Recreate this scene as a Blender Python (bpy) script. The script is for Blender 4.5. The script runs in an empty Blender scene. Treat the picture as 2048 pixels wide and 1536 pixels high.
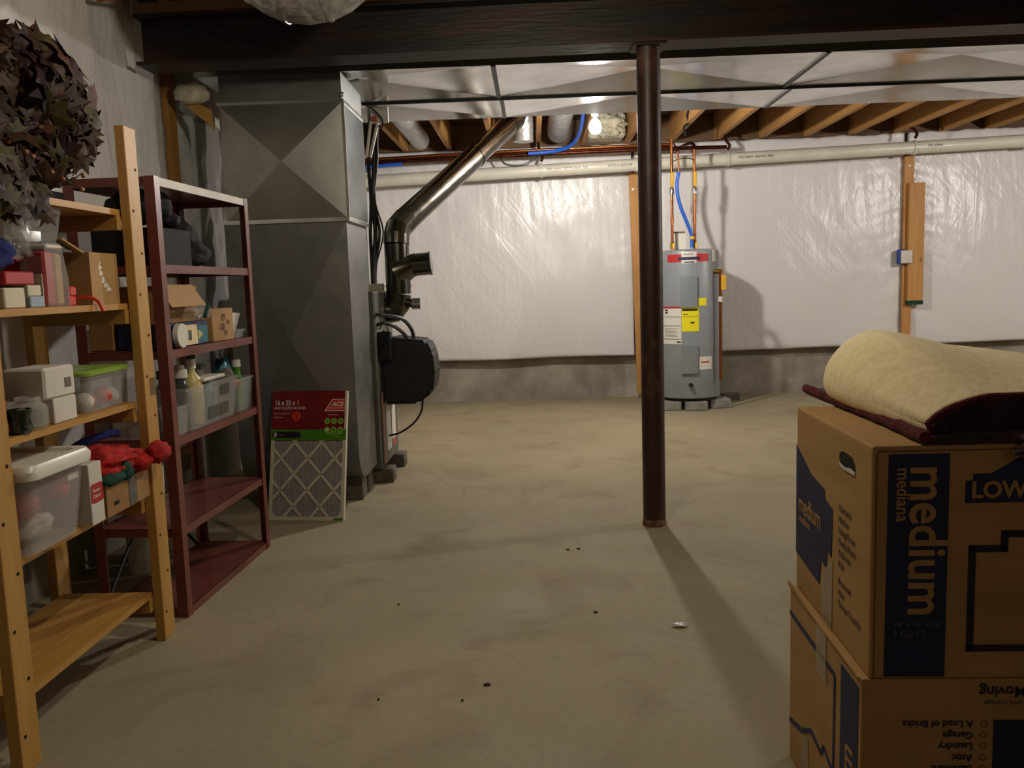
import bpy, bmesh, math, random
from mathutils import Vector, Matrix, noise
from math import sin, cos, pi, radians, atan2, sqrt
rnd = random.Random(7)
SC = bpy.context.scene
COL = SC.collection

# ------------------------------------------------------------------ camera
F, PIT, ROL, YAW, HC = 1704.4, .1163, -.033, -.0273, 1.10
fw = Vector((sin(YAW)*cos(PIT), cos(YAW)*cos(PIT), -sin(PIT)))
rt = fw.cross(Vector((0, 0, 1))).normalized()
dn = fw.cross(rt)
r2 = cos(ROL)*rt - sin(ROL)*dn
d2 = sin(ROL)*rt + cos(ROL)*dn
cam = bpy.data.cameras.new('camera')
camo = bpy.data.objects.new('camera', cam)
COL.objects.link(camo)
m = Matrix.Identity(4)
for i in range(3):
    m[i][0], m[i][1], m[i][2] = r2[i], -d2[i], -fw[i]
m[2][3] = HC
camo.matrix_world = m
cam.sensor_width = 36
cam.lens = F/2048*36
cam.clip_start = .05
SC.camera = camo

# ------------------------------------------------------------------ world, light, exposure
SC.view_settings.view_transform = 'Standard'
SC.view_settings.look = 'None'
SC.view_settings.exposure = 0
SC.view_settings.gamma = 1
SC.view_settings.use_curve_mapping = False
W = bpy.data.worlds.new('world'); SC.world = W
W.use_nodes = True
W.node_tree.nodes['Background'].inputs[0].default_value = (.5, .55, .6, 1)
W.node_tree.nodes['Background'].inputs[1].default_value = .0
BULB = Vector((.448, 5.82, 2.115))
BULB_STRENGTH = 1500
FRONT_LAMP = 32
SIDE_LAMP = 125

def point_light(name, loc, watt, color, r=.05):
    l = bpy.data.lights.new(name, 'POINT'); l.energy = watt; l.color = color; l.shadow_soft_size = r
    o = bpy.data.objects.new(name, l); o.location = loc; COL.objects.link(o); return o
point_light('front_room_bulb', (-.03, 2.25, 2.02), FRONT_LAMP, (1, .93, .74))
point_light('added_fill_lamp', (.5, -2.3, 2.2), 12, (1, .88, .7))  # unseen fill lamp added behind the camera to lift the dark box front
point_light('side_room_bulb', (4.6, 5.0, 2.06), SIDE_LAMP, (1, .92, .86), .036)

# ------------------------------------------------------------------ materials
def nodes(name):
    mt = bpy.data.materials.new(name); mt.use_nodes = True
    nt = mt.node_tree; return mt, nt, nt.nodes['Principled BSDF']
def rgb(h):
    f = lambda c: c/12.92 if c <= .04045 else ((c+.055)/1.055)**2.4
    return tuple(f(int(h[i:i+2], 16)/255) for i in (0, 2, 4))
def pm(name, c1, c2=None, scale=6, stretch=(1, 1, 1), rough=.6, metal=0., bump=0., bscale=None, spec=.5,
       trans=0., alpha=1., coat=0., detail=4, lo=.35, hi=.65, rvar=0., sheen=0.):
    mt, nt, b = nodes(name)
    c1 = rgb(c1) if isinstance(c1, str) else c1
    c2 = rgb(c2) if isinstance(c2, str) else c2
    b.inputs['Base Color'].default_value = (*c1, 1)
    b.inputs['Roughness'].default_value = rough
    b.inputs['Metallic'].default_value = metal
    b.inputs['Specular IOR Level'].default_value = spec
    b.inputs['Transmission Weight'].default_value = trans
    b.inputs['Alpha'].default_value = alpha
    b.inputs['Coat Weight'].default_value = coat
    b.inputs['Sheen Weight'].default_value = sheen
    N = nt.nodes.new; L = nt.links.new
    tc = N('ShaderNodeTexCoord'); mp = N('ShaderNodeMapping'); mp.inputs['Scale'].default_value = stretch
    L(tc.outputs['Object'], mp.inputs['Vector'])
    if c2 is not None or rvar:
        nz = N('ShaderNodeTexNoise'); nz.inputs['Scale'].default_value = scale; nz.inputs['Detail'].default_value = detail
        L(mp.outputs[0], nz.inputs['Vector'])
        rp = N('ShaderNodeMapRange'); rp.inputs[1].default_value = lo; rp.inputs[2].default_value = hi
        L(nz.outputs['Fac'], rp.inputs[0])
        if c2 is not None:
            mx = N('ShaderNodeMix'); mx.data_type = 'RGBA'
            mx.inputs[6].default_value = (*c1, 1); mx.inputs[7].default_value = (*c2, 1)
            L(rp.outputs[0], mx.inputs[0]); L(mx.outputs[2], b.inputs['Base Color'])
        if rvar:
            ma = N('ShaderNodeMapRange'); ma.inputs[3].default_value = rough-rvar; ma.inputs[4].default_value = rough+rvar
            L(rp.outputs[0], ma.inputs[0]); L(ma.outputs[0], b.inputs['Roughness'])
    if bump:
        n2 = N('ShaderNodeTexNoise'); n2.inputs['Scale'].default_value = bscale or scale*6; n2.inputs['Detail'].default_value = 5
        L(mp.outputs[0], n2.inputs['Vector'])
        bp = N('ShaderNodeBump'); bp.inputs['Strength'].default_value = bump; bp.inputs['Distance'].default_value = .01
        L(n2.outputs['Fac'], bp.inputs['Height']); L(bp.outputs[0], b.inputs['Normal'])
    return mt
def wood(name, c1, c2, axis='Z', rough=.55, knots=True, kc='4a2a10'):
    st = {'X': (.12, 1, 1), 'Y': (1, .12, 1), 'Z': (1, 1, .12)}[axis]
    mt, nt, b = nodes(name); N = nt.nodes.new; L = nt.links.new
    tc = N('ShaderNodeTexCoord'); mp = N('ShaderNodeMapping'); mp.inputs['Scale'].default_value = st
    L(tc.outputs['Object'], mp.inputs['Vector'])
    nz = N('ShaderNodeTexNoise'); nz.inputs['Scale'].default_value = 14; nz.inputs['Detail'].default_value = 5; nz.inputs['Distortion'].default_value = 1.2
    L(mp.outputs[0], nz.inputs['Vector'])
    mx = N('ShaderNodeMix'); mx.data_type = 'RGBA'
    mx.inputs[6].default_value = (*rgb(c1), 1); mx.inputs[7].default_value = (*rgb(c2), 1)
    rp = N('ShaderNodeMapRange'); rp.inputs[1].default_value = .32; rp.inputs[2].default_value = .68
    L(nz.outputs['Fac'], rp.inputs[0]); L(rp.outputs[0], mx.inputs[0])
    out = mx.outputs[2]
    if knots:
        mk = N('ShaderNodeMapping'); mk.inputs['Scale'].default_value = tuple(s**.4 for s in st)
        L(tc.outputs['Object'], mk.inputs['Vector'])
        vo = N('ShaderNodeTexVoronoi'); vo.inputs['Scale'].default_value = 6.5
        L(mk.outputs[0], vo.inputs['Vector'])
        r3 = N('ShaderNodeMapRange'); r3.inputs[1].default_value = .05; r3.inputs[2].default_value = .11; r3.inputs[3].default_value = .75; r3.inputs[4].default_value = 0
        L(vo.outputs['Distance'], r3.inputs[0])
        m2 = N('ShaderNodeMix'); m2.data_type = 'RGBA'; m2.inputs[7].default_value = (*rgb(kc), 1)
        L(r3.outputs[0], m2.inputs[0]); L(out, m2.inputs[6]); out = m2.outputs[2]
    L(out, b.inputs['Base Color'])
    b.inputs['Roughness'].default_value = rough
    bp = N('ShaderNodeBump'); bp.inputs['Strength'].default_value = .12; bp.inputs['Distance'].default_value = .004
    L(nz.outputs['Fac'], bp.inputs['Height']); L(bp.outputs[0], b.inputs['Normal'])
    return mt

def floor_mat():
    mt, nt, b = nodes('floor_concrete'); N = nt.nodes.new; L = nt.links.new
    tc = N('ShaderNodeTexCoord')
    def nz(sc, det, dist=0.):
        n = N('ShaderNodeTexNoise'); n.inputs['Scale'].default_value = sc; n.inputs['Detail'].default_value = det; n.inputs['Distortion'].default_value = dist
        L(tc.outputs['Object'], n.inputs['Vector']); return n
    def mix(fac, a, bcol):
        x = N('ShaderNodeMix'); x.data_type = 'RGBA'; L(fac, x.inputs[0])
        if isinstance(a, tuple): x.inputs[6].default_value = (*a, 1)
        else: L(a, x.inputs[6])
        x.inputs[7].default_value = (*bcol, 1); return x.outputs[2]
    def rng(src, a, bb, c=0., d=1.):
        r = N('ShaderNodeMapRange'); r.inputs[1].default_value = a; r.inputs[2].default_value = bb; r.inputs[3].default_value = c; r.inputs[4].default_value = d
        L(src, r.inputs[0]); return r.outputs[0]
    c = mix(rng(nz(.9, 5, .6).outputs['Fac'], .35, .65), rgb('968b70'), rgb('a3977b'))
    c = mix(rng(nz(2.7, 6, 1.).outputs['Fac'], .52, .72, 0, .55), c, rgb('7d6e50'))
    c = mix(rng(nz(38, 4).outputs['Fac'], .45, .75, 0, .22), c, rgb('776e58'))
    vo = N('ShaderNodeTexVoronoi'); vo.feature = 'DISTANCE_TO_EDGE'; vo.inputs['Scale'].default_value = .62
    mp = N('ShaderNodeMapping'); mp.inputs['Location'].default_value = (.3, .2, 0)
    w = nz(5, 4); va = N('ShaderNodeVectorMath'); va.operation = 'SCALE'; va.inputs['Scale'].default_value = .12
    L(w.outputs['Color'], va.inputs[0]); vb = N('ShaderNodeVectorMath'); L(tc.outputs['Object'], vb.inputs[0]); L(va.outputs[0], vb.inputs[1])
    L(vb.outputs[0], mp.inputs['Vector']); L(mp.outputs[0], vo.inputs['Vector'])
    ck = rng(vo.outputs['Distance'], .0015, .004, .35, 0)
    gate = rng(nz(.8, 2).outputs['Fac'], .52, .6)
    mm = N('ShaderNodeMath'); mm.operation = 'MULTIPLY'; L(ck, mm.inputs[0]); L(gate, mm.inputs[1])
    c = mix(mm.outputs[0], c, rgb('6d6350'))
    L(c, b.inputs['Base Color'])
    L(rng(nz(3, 4).outputs['Fac'], .3, .7, .72, .9), b.inputs['Roughness'])
    b.inputs['Specular IOR Level'].default_value = .3
    bp = N('ShaderNodeBump'); bp.inputs['Strength'].default_value = .15; bp.inputs['Distance'].default_value = .006
    L(nz(22, 6).outputs['Fac'], bp.inputs['Height']); L(bp.outputs[0], b.inputs['Normal'])
    return mt

def plastic_mat():
    """white vinyl facing with vertical pulls and diagonal creases"""
    mt, nt, b = nodes('white_vinyl_sheet'); N = nt.nodes.new; L = nt.links.new
    tc = N('ShaderNodeTexCoord')
    def layer(rot, sc, scale, det, dist):
        mp = N('ShaderNodeMapping'); mp.inputs['Rotation'].default_value = rot
        m2 = N('ShaderNodeMapping'); m2.inputs['Scale'].default_value = sc
        L(tc.outputs['Object'], mp.inputs['Vector']); L(mp.outputs[0], m2.inputs['Vector'])
        n = N('ShaderNodeTexNoise'); n.inputs['Scale'].default_value = scale; n.inputs['Detail'].default_value = det; n.inputs['Distortion'].default_value = dist
        L(m2.outputs[0], n.inputs['Vector']); return n.outputs['Fac']
    prev = None
    for (rot, sc, scale, det, dist, st, di) in [((0, 0, 0), (1, 1, .16), 13, 3, .6, .55, .012), ((0, radians(38), 0), (1, 1, .14), 11, 3, .8, .5, .012), ((radians(40), radians(-25), 0), (1, .3, .2), 15, 3, .8, .4, .01), ((0, 0, 0), (1, 1, 1), 55, 4, .3, .25, .004)]:
        bp = N('ShaderNodeBump'); bp.inputs['Strength'].default_value = st; bp.inputs['Distance'].default_value = di
        L(layer(rot, sc, scale, det, dist), bp.inputs['Height'])
        if prev: L(prev, bp.inputs['Normal'])
        prev = bp.outputs[0]
    L(prev, b.inputs['Normal'])
    b.inputs['Base Color'].default_value = (*rgb('dedbd9'), 1); b.inputs['Roughness'].default_value = .3
    return mt

M = dict(
    floor=floor_mat(),
    concrete=pm('wall_concrete', 'a0998a', '857e70', 5, rough=.85, bump=.5, bscale=30),
    concrete_stain=pm('patched_concrete', '7a7468', '57514a', 9, rough=.9, bump=.4, bscale=40),
    plastic=plastic_mat(),
    batt=pm('insulation_batt', 'cfc9b4', 'b3ab90', 20, rough=.95, bump=.8, bscale=60),
    kraftpaper=pm('yellow_kraft_paper', 'b98f45', 'a07a36', 6, rough=.7),
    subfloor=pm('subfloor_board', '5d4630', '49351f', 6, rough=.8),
    joist=wood('joist_lumber', 'b98a50', 'a4743c', 'Y', .6),
    stud=wood('furring_lumber', 'bf8c4d', 'ad773a', 'Z', .6),
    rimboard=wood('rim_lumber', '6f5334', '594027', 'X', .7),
    pine=wood('pine_post', 'bf9450', 'ab7e38', 'Z', .5),
    pine_y=wood('pine_slat', 'bd8f48', 'a67530', 'Y', .5),
    pine_x=wood('pine_rail', 'b38847', '9e7136', 'X', .5),
    beam=pm('rusty_beam_steel', '15110e', '3a1c0e', 5, (.25, 1, 2.5), rough=.5, metal=.3, lo=.45, hi=.75, bump=.2),
    column=pm('column_paint', '30150e', '5f4232', 13, (1, 1, .6), rough=.45, lo=.56, hi=.8, bump=.15, bscale=40),
    rust=pm('rust', '57301a', '8a6a52', 30, rough=.85, bump=.4),
    galv=pm('galvanised_sheet', 'dcdddc', 'cdcecd', 5, (1, 1, 1), rough=.2, metal=.92, rvar=.03),
    galv_dull=pm('dull_galvanised_sheet', '858584', '757574', 7, rough=.5, metal=.85, bump=.04, bscale=6, rvar=.08),
    galv_lit=pm('lit_galvanised_sheet', 'a9a8a2', '979690', 5, rough=.42, metal=.9, bump=.03, bscale=6),  # upper duct's bright reflection put into a lighter grey of the same metal
    galv_side_shade=pm('side_shade_galvanised', '6a6e6f', '585c5d', 4, (1, 1, 2), rough=.3, metal=1.),  # darker metal holding the shade of the tall duct's right face
    galv_dark=pm('flue_galvanised', '6a6862', '5a5852', 12, rough=.22, metal=1., bump=.03, bscale=8, rvar=.05),
    cleat=pm('duct_cleat', '4b4c4d', '3b3c3d', 14, rough=.45, metal=.9),
    foil=pm('foil_insulated_duct', 'b8b8b6', '8f8f90', 30, rough=.35, metal=.8, bump=.5, bscale=40),
    pvc=pm('white_pvc', 'd6d2c4', 'cbc6b6', 5, rough=.35),
    copper=pm('copper', 'b36a3c', '8a4f2e', 30, rough=.35, metal=1., rvar=.08),
    dkcopper=pm('tarnished_copper', '5a2e20', '3c1c15', 20, rough=.4, metal=.9),
    brass=pm('brass', 'b88a32', '9a7028', 30, rough=.3, metal=1.),
    bluepex=pm('blue_tube', '1f58c0', None, rough=.35),
    yellowtape=pm('yellow_tape', 'd6a52a', None, rough=.5),
    tank=pm('grey_tank_enamel', '878c90', '7f8488', 3, rough=.35, bump=.04, bscale=60),
    tankpanel=pm('grey_panel_enamel', '7f8487', '777c7f', 4, rough=.4, bump=.25, bscale=160),
    black=pm('black_plastic', '101012', '16161a', 10, rough=.5, bump=.1, bscale=120),
    blackmetal=pm('black_metal', '17181a', None, rough=.4, metal=.3),
    wire=pm('dark_wire', '17120f', None, rough=.45),
    greycond=pm('grey_conduit', '55585a', None, rough=.4, metal=.5),
    furnace=pm('furnace_enamel', '6a6862', '5c5a55', 8, rough=.45, metal=.2),
    block=pm('cement_block', '6d675c', '544e44', 18, rough=.95, bump=.6),
    paleblock=pm('pale_cement_block', '8f8b83', '7b776f', 18, rough=.95, bump=.4),
    redmetal=pm('maroon_shelf_paint', '74392f', '643026', 8, rough=.38, lo=.3, hi=.7, bump=.05, bscale=60, coat=.25),
    kraft=pm('cardboard', 'b08a58', 'a27d4c', 3, (1, 1, 6), rough=.75, bump=.05, bscale=50),
    kraft2=pm('old_cardboard', 'a27a48', '8c6638', 7, rough=.8, bump=.06),
    kraftdark=pm('cardboard_edge', '6f532f', None, rough=.85),
    ink=pm('navy_print', '141a4a', '10153c', 8, rough=.6),
    inkdark=pm('dark_print', '1a1a2e', None, rough=.65),
    inkfaint=pm('faint_print', '6d5c48', None, rough=.7),
    inkgrey=pm('faded_white_print', '5a5a66', None, rough=.7),
    tape=pm('clear_packing_tape', 'b8a88a', None, rough=.15, alpha=.45, coat=.5),
    hole=pm('dark_void', '070605', None, rough=.95),
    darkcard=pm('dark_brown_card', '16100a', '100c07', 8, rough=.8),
    cream=pm('cream_rug_backing', 'eddcb4', 'e2cfa2', 60, (1, 1, 1), rough=.92, bump=.25, bscale=260),
    wine=pm('dark_wine_pile', '3a0a10', '1c0508', 40, rough=1., bump=.9, bscale=200, sheen=.2),
    wineedge=pm('wine_binding', '6a1520', '4d0d16', 90, rough=.95, bump=.9, bscale=220),
    white=pm('white_card', 'd4cec4', 'cac3b8', 8, rough=.6),
    whiteplastic=pm('white_plastic', 'dcd8cb', None, rough=.35),
    paper=pm('white_paper', 'd8d3c8', None, rough=.7),
    redink=pm('red_print', 'a81c1c', None, rough=.5),
    redmid=pm('bright_red_print', 'c8301e', None, rough=.5),
    winered=pm('filter_wrap_red', '7e1712', '6b120f', 6, rough=.3),
    green=pm('filter_wrap_green', '4f8c1e', '437a18', 6, rough=.3),
    lime=pm('lime_print', '86b84a', None, rough=.5),
    filtermedia=pm('pleated_filter_media', '979391', '8a8685', 20, rough=.9, bump=.3),
    filterframe=pm('filter_frame_board', 'd0c9b2', 'c4bda6', 8, rough=.7),
    yellow=pm('yellow_label', 'e6d816', None, rough=.5),
    blackink=pm('black_print', '0c0c0c', None, rough=.6),
    tote=pm('frosted_plastic', 'cfcbc6', None, rough=.25, alpha=.26, spec=.5),
    clear=pm('clear_plastic', 'cfd3d4', None, rough=.08, alpha=.22, spec=.8),
    clearcloud=pm('cloudy_plastic', 'c9ccca', None, rough=.2, alpha=.22, spec=.6),
    glass=pm('clear_glass', 'dde0da', None, rough=.03, alpha=.22, spec=1.),
    goldglass=pm('amber_glass', '9a5c1e', None, rough=.08, alpha=.7, spec=1.),
    greenglass=pm('dark_green_glass', '0e1a0e', None, rough=.06, spec=1.),
    limeplastic=pm('lime_lid', '8fae48', None, rough=.35),
    tealplastic=pm('teal_lid', '1d7a58', None, rough=.35),
    redcloth=pm('red_fleece', 'b81a12', '98120e', 30, rough=.9, bump=.5, bscale=90),
    greencloth=pm('green_cloth', '0e4a36', '0a3628', 30, rough=.95, bump=.6, bscale=90),
    bluecloth=pm('blue_cloth', '142064', None, rough=.9, bump=.4, bscale=60),
    brightblue=pm('bright_blue_plastic', '2a62d0', None, rough=.4),
    blackcloth=pm('black_fabric', '06060a', '0a0a10', 20, rough=.8, bump=.3, bscale=60),
    pinkcloth=pm('pink_cloth', 'cc4450', 'b03446', 14, rough=.9),
    whitecloth=pm('white_tissue', 'cfcac0', 'b5b0a4', 18, rough=.95, bump=.6, bscale=40),
    greycloth=pm('grey_cloth', '6f6a60', '5c574e', 12, rough=.95, bump=.5, bscale=40),
    cyanbox=pm('pale_blue_card', '93a7b8', None, rough=.5),
    navybox=pm('navy_card', '1c2c5c', None, rough=.45),
    tealbox=pm('teal_card', '2a6a7c', None, rough=.45),
    leaf_a=pm('burgundy_leaf', '2e0f11', '1d0b0b', 30, rough=.6, spec=.3),
    leaf_b=pm('brown_leaf', '3e2812', '291a0c', 30, rough=.6, spec=.3),
    leaf_c=pm('olive_leaf', '453e1c', '2f2b12', 30, rough=.6, spec=.3),
    leaf_d=pm('russet_leaf', '562c16', '3a2010', 30, rough=.6, spec=.3),
    berry=pm('tan_berry', 'b88a58', '7a3a22', 40, rough=.4),
    creamsoap=pm('yellow_lotion', 'c9b878', None, rough=.35),
    greybottle=pm('smoky_bottle', '4a4e54', None, rough=.12, alpha=.75, spec=.8),
    socket=pm('white_porcelain', 'dcd8d0', None, rough=.3),
    orangelabel=pm('orange_label', 'b5542a', None, rough=.6),
    junction=pm('blue_box_plastic', '1c3a8a', None, rough=.4),
    crumb=pm('dark_crumb', '3a3022', None, rough=.9),
    foilscrap=pm('foil_scrap', 'd8d8d8', None, rough=.2, metal=1., bump=.6, bscale=200),
)
def emis(name, color, s):
    mt = bpy.data.materials.new(name); mt.use_nodes = True; nt = mt.node_tree
    nt.nodes.remove(nt.nodes['Principled BSDF']); e = nt.nodes.new('ShaderNodeEmission')
    e.inputs[0].default_value = (*color, 1); e.inputs[1].default_value = s
    nt.links.new(e.outputs[0], nt.nodes['Material Output'].inputs[0]); return mt
M['lamp'] = emis('glowing_bulb', (1, .95, .88), BULB_STRENGTH)

# ------------------------------------------------------------------ object helpers
XF = {}
def thing(name, label, cat, loc=(0, 0, 0), rz=0, group=None, rot=None):
    o = bpy.data.objects.new(name, None); COL.objects.link(o)
    o.empty_display_size = .05
    o.location = loc; o.rotation_euler = rot if rot else (0, 0, rz)
    o['label'] = label; o['category'] = cat
    if group: o['group'] = group
    XF[o.name] = Matrix.Translation(Vector(loc)) @ o.rotation_euler.to_matrix().to_4x4()
    return o
def obj(name, bm, mat, parent=None, world=False, smooth=False, label=None):
    """one mesh object; world=True: the bmesh is in world coordinates, moved into its thing's frame"""
    if world and parent is not None:
        bm.transform(XF[parent.name].inverted())
    me = bpy.data.meshes.new(name); bmesh.ops.recalc_face_normals(bm, faces=bm.faces)
    if smooth:
        for f in bm.faces: f.smooth = True
        for e in bm.edges:
            if len(e.link_faces) == 2 and e.calc_face_angle(0) > .7: e.smooth = False
    bm.to_mesh(me); bm.free()
    for mm in (mat if isinstance(mat, list) else [mat]): me.materials.append(M[mm])
    o = bpy.data.objects.new(name, me); COL.objects.link(o)
    if parent is not None:
        o.parent = parent
        XF[o.name] = XF[parent.name]
    else: XF[o.name] = Matrix.Identity(4)
    if label: o['label'] = label
    return o
def solo(name, bm, mat, label, cat, smooth=False, group=None):
    """a thing that is one mesh: origin at its base centre"""
    lo = Vector((min(v.co.x for v in bm.verts), min(v.co.y for v in bm.verts), min(v.co.z for v in bm.verts)))
    hi = Vector((max(v.co.x for v in bm.verts), max(v.co.y for v in bm.verts), max(v.co.z for v in bm.verts)))
    c = Vector(((lo.x+hi.x)/2, (lo.y+hi.y)/2, lo.z))
    bm.transform(Matrix.Translation(-c))
    o = obj(name, bm, mat, None, smooth=smooth); o.location = c; XF[o.name] = Matrix.Translation(c)
    o['label'] = label; o['category'] = cat
    if group: o['group'] = group
    return o
def struct(name, bm, mat, parent=None):
    o = obj(name, bm, mat, parent); o['kind'] = 'structure'; return o
def B(): return bmesh.new()
def box(bm, x0, x1, y0, y1, z0, z1, bev=0, mi=0, seg=1):
    vs = [bm.verts.new((x, y, z)) for x in (x0, x1) for y in (y0, y1) for z in (z0, z1)]
    fs = [bm.faces.new([vs[i] for i in q]) for q in ((0, 1, 3, 2), (4, 6, 7, 5), (0, 4, 5, 1), (2, 3, 7, 6), (0, 2, 6, 4), (1, 5, 7, 3))]
    for f in fs: f.material_index = mi
    if bev:
        es = list({e for f in fs for e in f.edges})
        bmesh.ops.bevel(bm, geom=es, offset=bev, segments=seg, affect='EDGES', profile=.5)
    return bm
def bx(*a, **k): return box(B(), *a, **k)
def ring_frame(d):
    d = d.normalized(); u = d.orthogonal().normalized(); return u, d.cross(u)
def tube(bm, pts, r, n=10, caps=True, mi=0):
    pts = [Vector(p) for p in pts]; rs = r if isinstance(r, (list, tuple)) else [r]*len(pts)
    rings = []; u = None
    for i, p in enumerate(pts):
        if i == 0: d = pts[1]-p
        elif i == len(pts)-1: d = p-pts[i-1]
        else: d = (pts[i+1]-p).normalized()+(p-pts[i-1]).normalized()
        d.normalize()
        if u is None: u, v = ring_frame(d)
        else:
            u = (u-d*u.dot(d)).normalized(); v = d.cross(u)
        k = 1
        if 0 < i < len(pts)-1:
            a = (pts[i]-pts[i-1]).normalized(); k = 1/max(.5, a.dot(d))
        rings.append([bm.verts.new(p+(u*cos(t)+v*sin(t))*rs[i]) for t in [2*pi*j/n for j in range(n)]])
    for a, b in zip(rings, rings[1:]):
        for j in range(n):
            f = bm.faces.new((a[j], a[(j+1) % n], b[(j+1) % n], b[j])); f.material_index = mi
    if caps:
        f = bm.faces.new(rings[0][::-1]); f.material_index = mi; f = bm.faces.new(rings[-1]); f.material_index = mi
    return bm
def tb(pts, r, n=10, caps=True): return tube(B(), pts, r, n, caps)
def smoothpts(pts, k=6):
    """Catmull-Rom through the points"""
    P = [Vector(p) for p in pts]; P = [P[0]*2-P[1]]+P+[P[-1]*2-P[-2]]; out = []
    for i in range(1, len(P)-2):
        for j in range(k):
            t = j/k; a, b, c, d = P[i-1:i+3]
            out.append(.5*((2*b)+(c-a)*t+(2*a-5*b+4*c-d)*t*t+(3*b-a-3*c+d)*t**3))
    out.append(P[-2]); return out
def lathe(bm, prof, cx=0, cy=0, cz=0, n=24, mi=0, sx=1, sy=1):
    rings = []
    for r, z in prof:
        if r < 1e-6: rings.append([bm.verts.new((cx, cy, cz+z))])
        else: rings.append([bm.verts.new((cx+r*sx*cos(2*pi*j/n), cy+r*sy*sin(2*pi*j/n), cz+z)) for j in range(n)])
    for a, b in zip(rings, rings[1:]):
        for j in range(n):
            q = [a[j % len(a)], a[(j+1) % len(a)], b[(j+1) % len(b)], b[j % len(b)]]
            q = [x for i, x in enumerate(q) if x not in q[:i]]
            if len(q) >= 3: f = bm.faces.new(q); f.material_index = mi
    for rg, s in ((rings[0], -1), (rings[-1], 1)):
        if len(rg) > 2: f = bm.faces.new(rg[::s]); f.material_index = mi
    return bm
def prism(bm, poly, fn, t0, t1, mi=0):
    """polygon (a,b) extruded from t0 to t1; fn(a,b,t)->xyz"""
    A = [bm.verts.new(fn(a, b, t0)) for a, b in poly]; Bv = [bm.verts.new(fn(a, b, t1)) for a, b in poly]
    n = len(poly); f = bm.faces.new(A); f.material_index = mi; f = bm.faces.new(Bv[::-1]); f.material_index = mi
    for i in range(n):
        f = bm.faces.new((A[i], A[(i+1) % n], Bv[(i+1) % n], Bv[i])); f.material_index = mi
    return bm
def text(bm, s, size, mtx, thick=.0006, bold=0., align='LEFT', sx=1., shear=0., mi=0):
    cu = bpy.data.curves.new('t', 'FONT'); cu.body = s; cu.size = size; cu.extrude = thick; cu.offset = bold
    cu.align_x = align; cu.align_y = 'BOTTOM_BASELINE'; cu.resolution_u = 3; cu.shear = shear
    o = bpy.data.objects.new('t', cu); COL.objects.link(o)
    dg = bpy.context.evaluated_depsgraph_get(); me = bpy.data.meshes.new_from_object(o.evaluated_get(dg))
    n0 = len(bm.verts); nf = len(bm.faces); bm.from_mesh(me); bm.verts.ensure_lookup_table(); bm.faces.ensure_lookup_table()
    mm = mtx @ Matrix.Diagonal((sx, 1, 1, 1))
    for v in bm.verts[n0:]: v.co = mm @ v.co
    for f in bm.faces[nf:]: f.material_index = mi
    bpy.data.objects.remove(o); bpy.data.curves.remove(cu); bpy.data.meshes.remove(me)
    return bm
def frame(origin, right, up):
    right = Vector(right).normalized(); up = Vector(up).normalized(); nn = right.cross(up)
    mm = Matrix.Identity(4)
    for i in range(3): mm[i][0], mm[i][1], mm[i][2], mm[i][3] = right[i], up[i], nn[i], origin[i]
    return mm
def blob(bm, c, r, amp=.25, fr=3., sub=3, seed=0, mi=0, flat=None):
    n0 = len(bm.verts); nf = len(bm.faces)
    bmesh.ops.create_icosphere(bm, subdivisions=sub, radius=1)
    bm.verts.ensure_lookup_table(); bm.faces.ensure_lookup_table()
    rr = Vector(r) if not isinstance(r, (int, float)) else Vector((r, r, r))
    for v in bm.verts[n0:]:
        k = 1+amp*noise.noise(v.co*fr+Vector((seed*7.3, seed, seed*3.1)))+amp*.5*noise.noise(v.co*fr*2.3+Vector((seed, 9, seed)))
        p = Vector((v.co.x*rr.x, v.co.y*rr.y, v.co.z*rr.z))*k
        if flat is not None: p.z = max(p.z, flat)
        v.co = p+Vector(c)
    for f in bm.faces[nf:]: f.material_index = mi; f.smooth = True
    return bm
def sheet(nu, nv, fn, thick=0.):
    """grid surface fn(u,v) -> Vector; with thickness along the given offset function"""
    bm = B(); V = [[bm.verts.new(fn(i/nu, j/nv)) for j in range(nv+1)] for i in range(nu+1)]
    for i in range(nu):
        for j in range(nv):
            f = bm.faces.new((V[i][j], V[i+1][j], V[i+1][j+1], V[i][j+1])); f.smooth = True
    if thick:
        bmesh.ops.recalc_face_normals(bm, faces=bm.faces)
        bmesh.ops.solidify(bm, geom=bm.faces[:], thickness=thick)
    return bm

# ================================================================== setting
XL, YB, YPL = -1.75, 8.08, 7.965
struct('floor', bx(-1.95, 6.2, -3.2, 8.3, -.1, 0), 'floor')
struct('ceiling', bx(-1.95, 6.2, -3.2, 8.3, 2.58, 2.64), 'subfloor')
struct('wall_back', bx(-1.95, 6.2, YB, YB+.2, 0, 2.58), 'concrete')
struct('wall_left', bx(-1.97, -1.86, -3.2, YB, 0, 2.58), 'concrete')
struct('wall_right', bx(6, 6.2, -3.2, YB, 0, 2.58), 'concrete')
struct('wall_front', bx(-1.86, 6, -3.2, -3, 0, 2.58), 'concrete')

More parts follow.
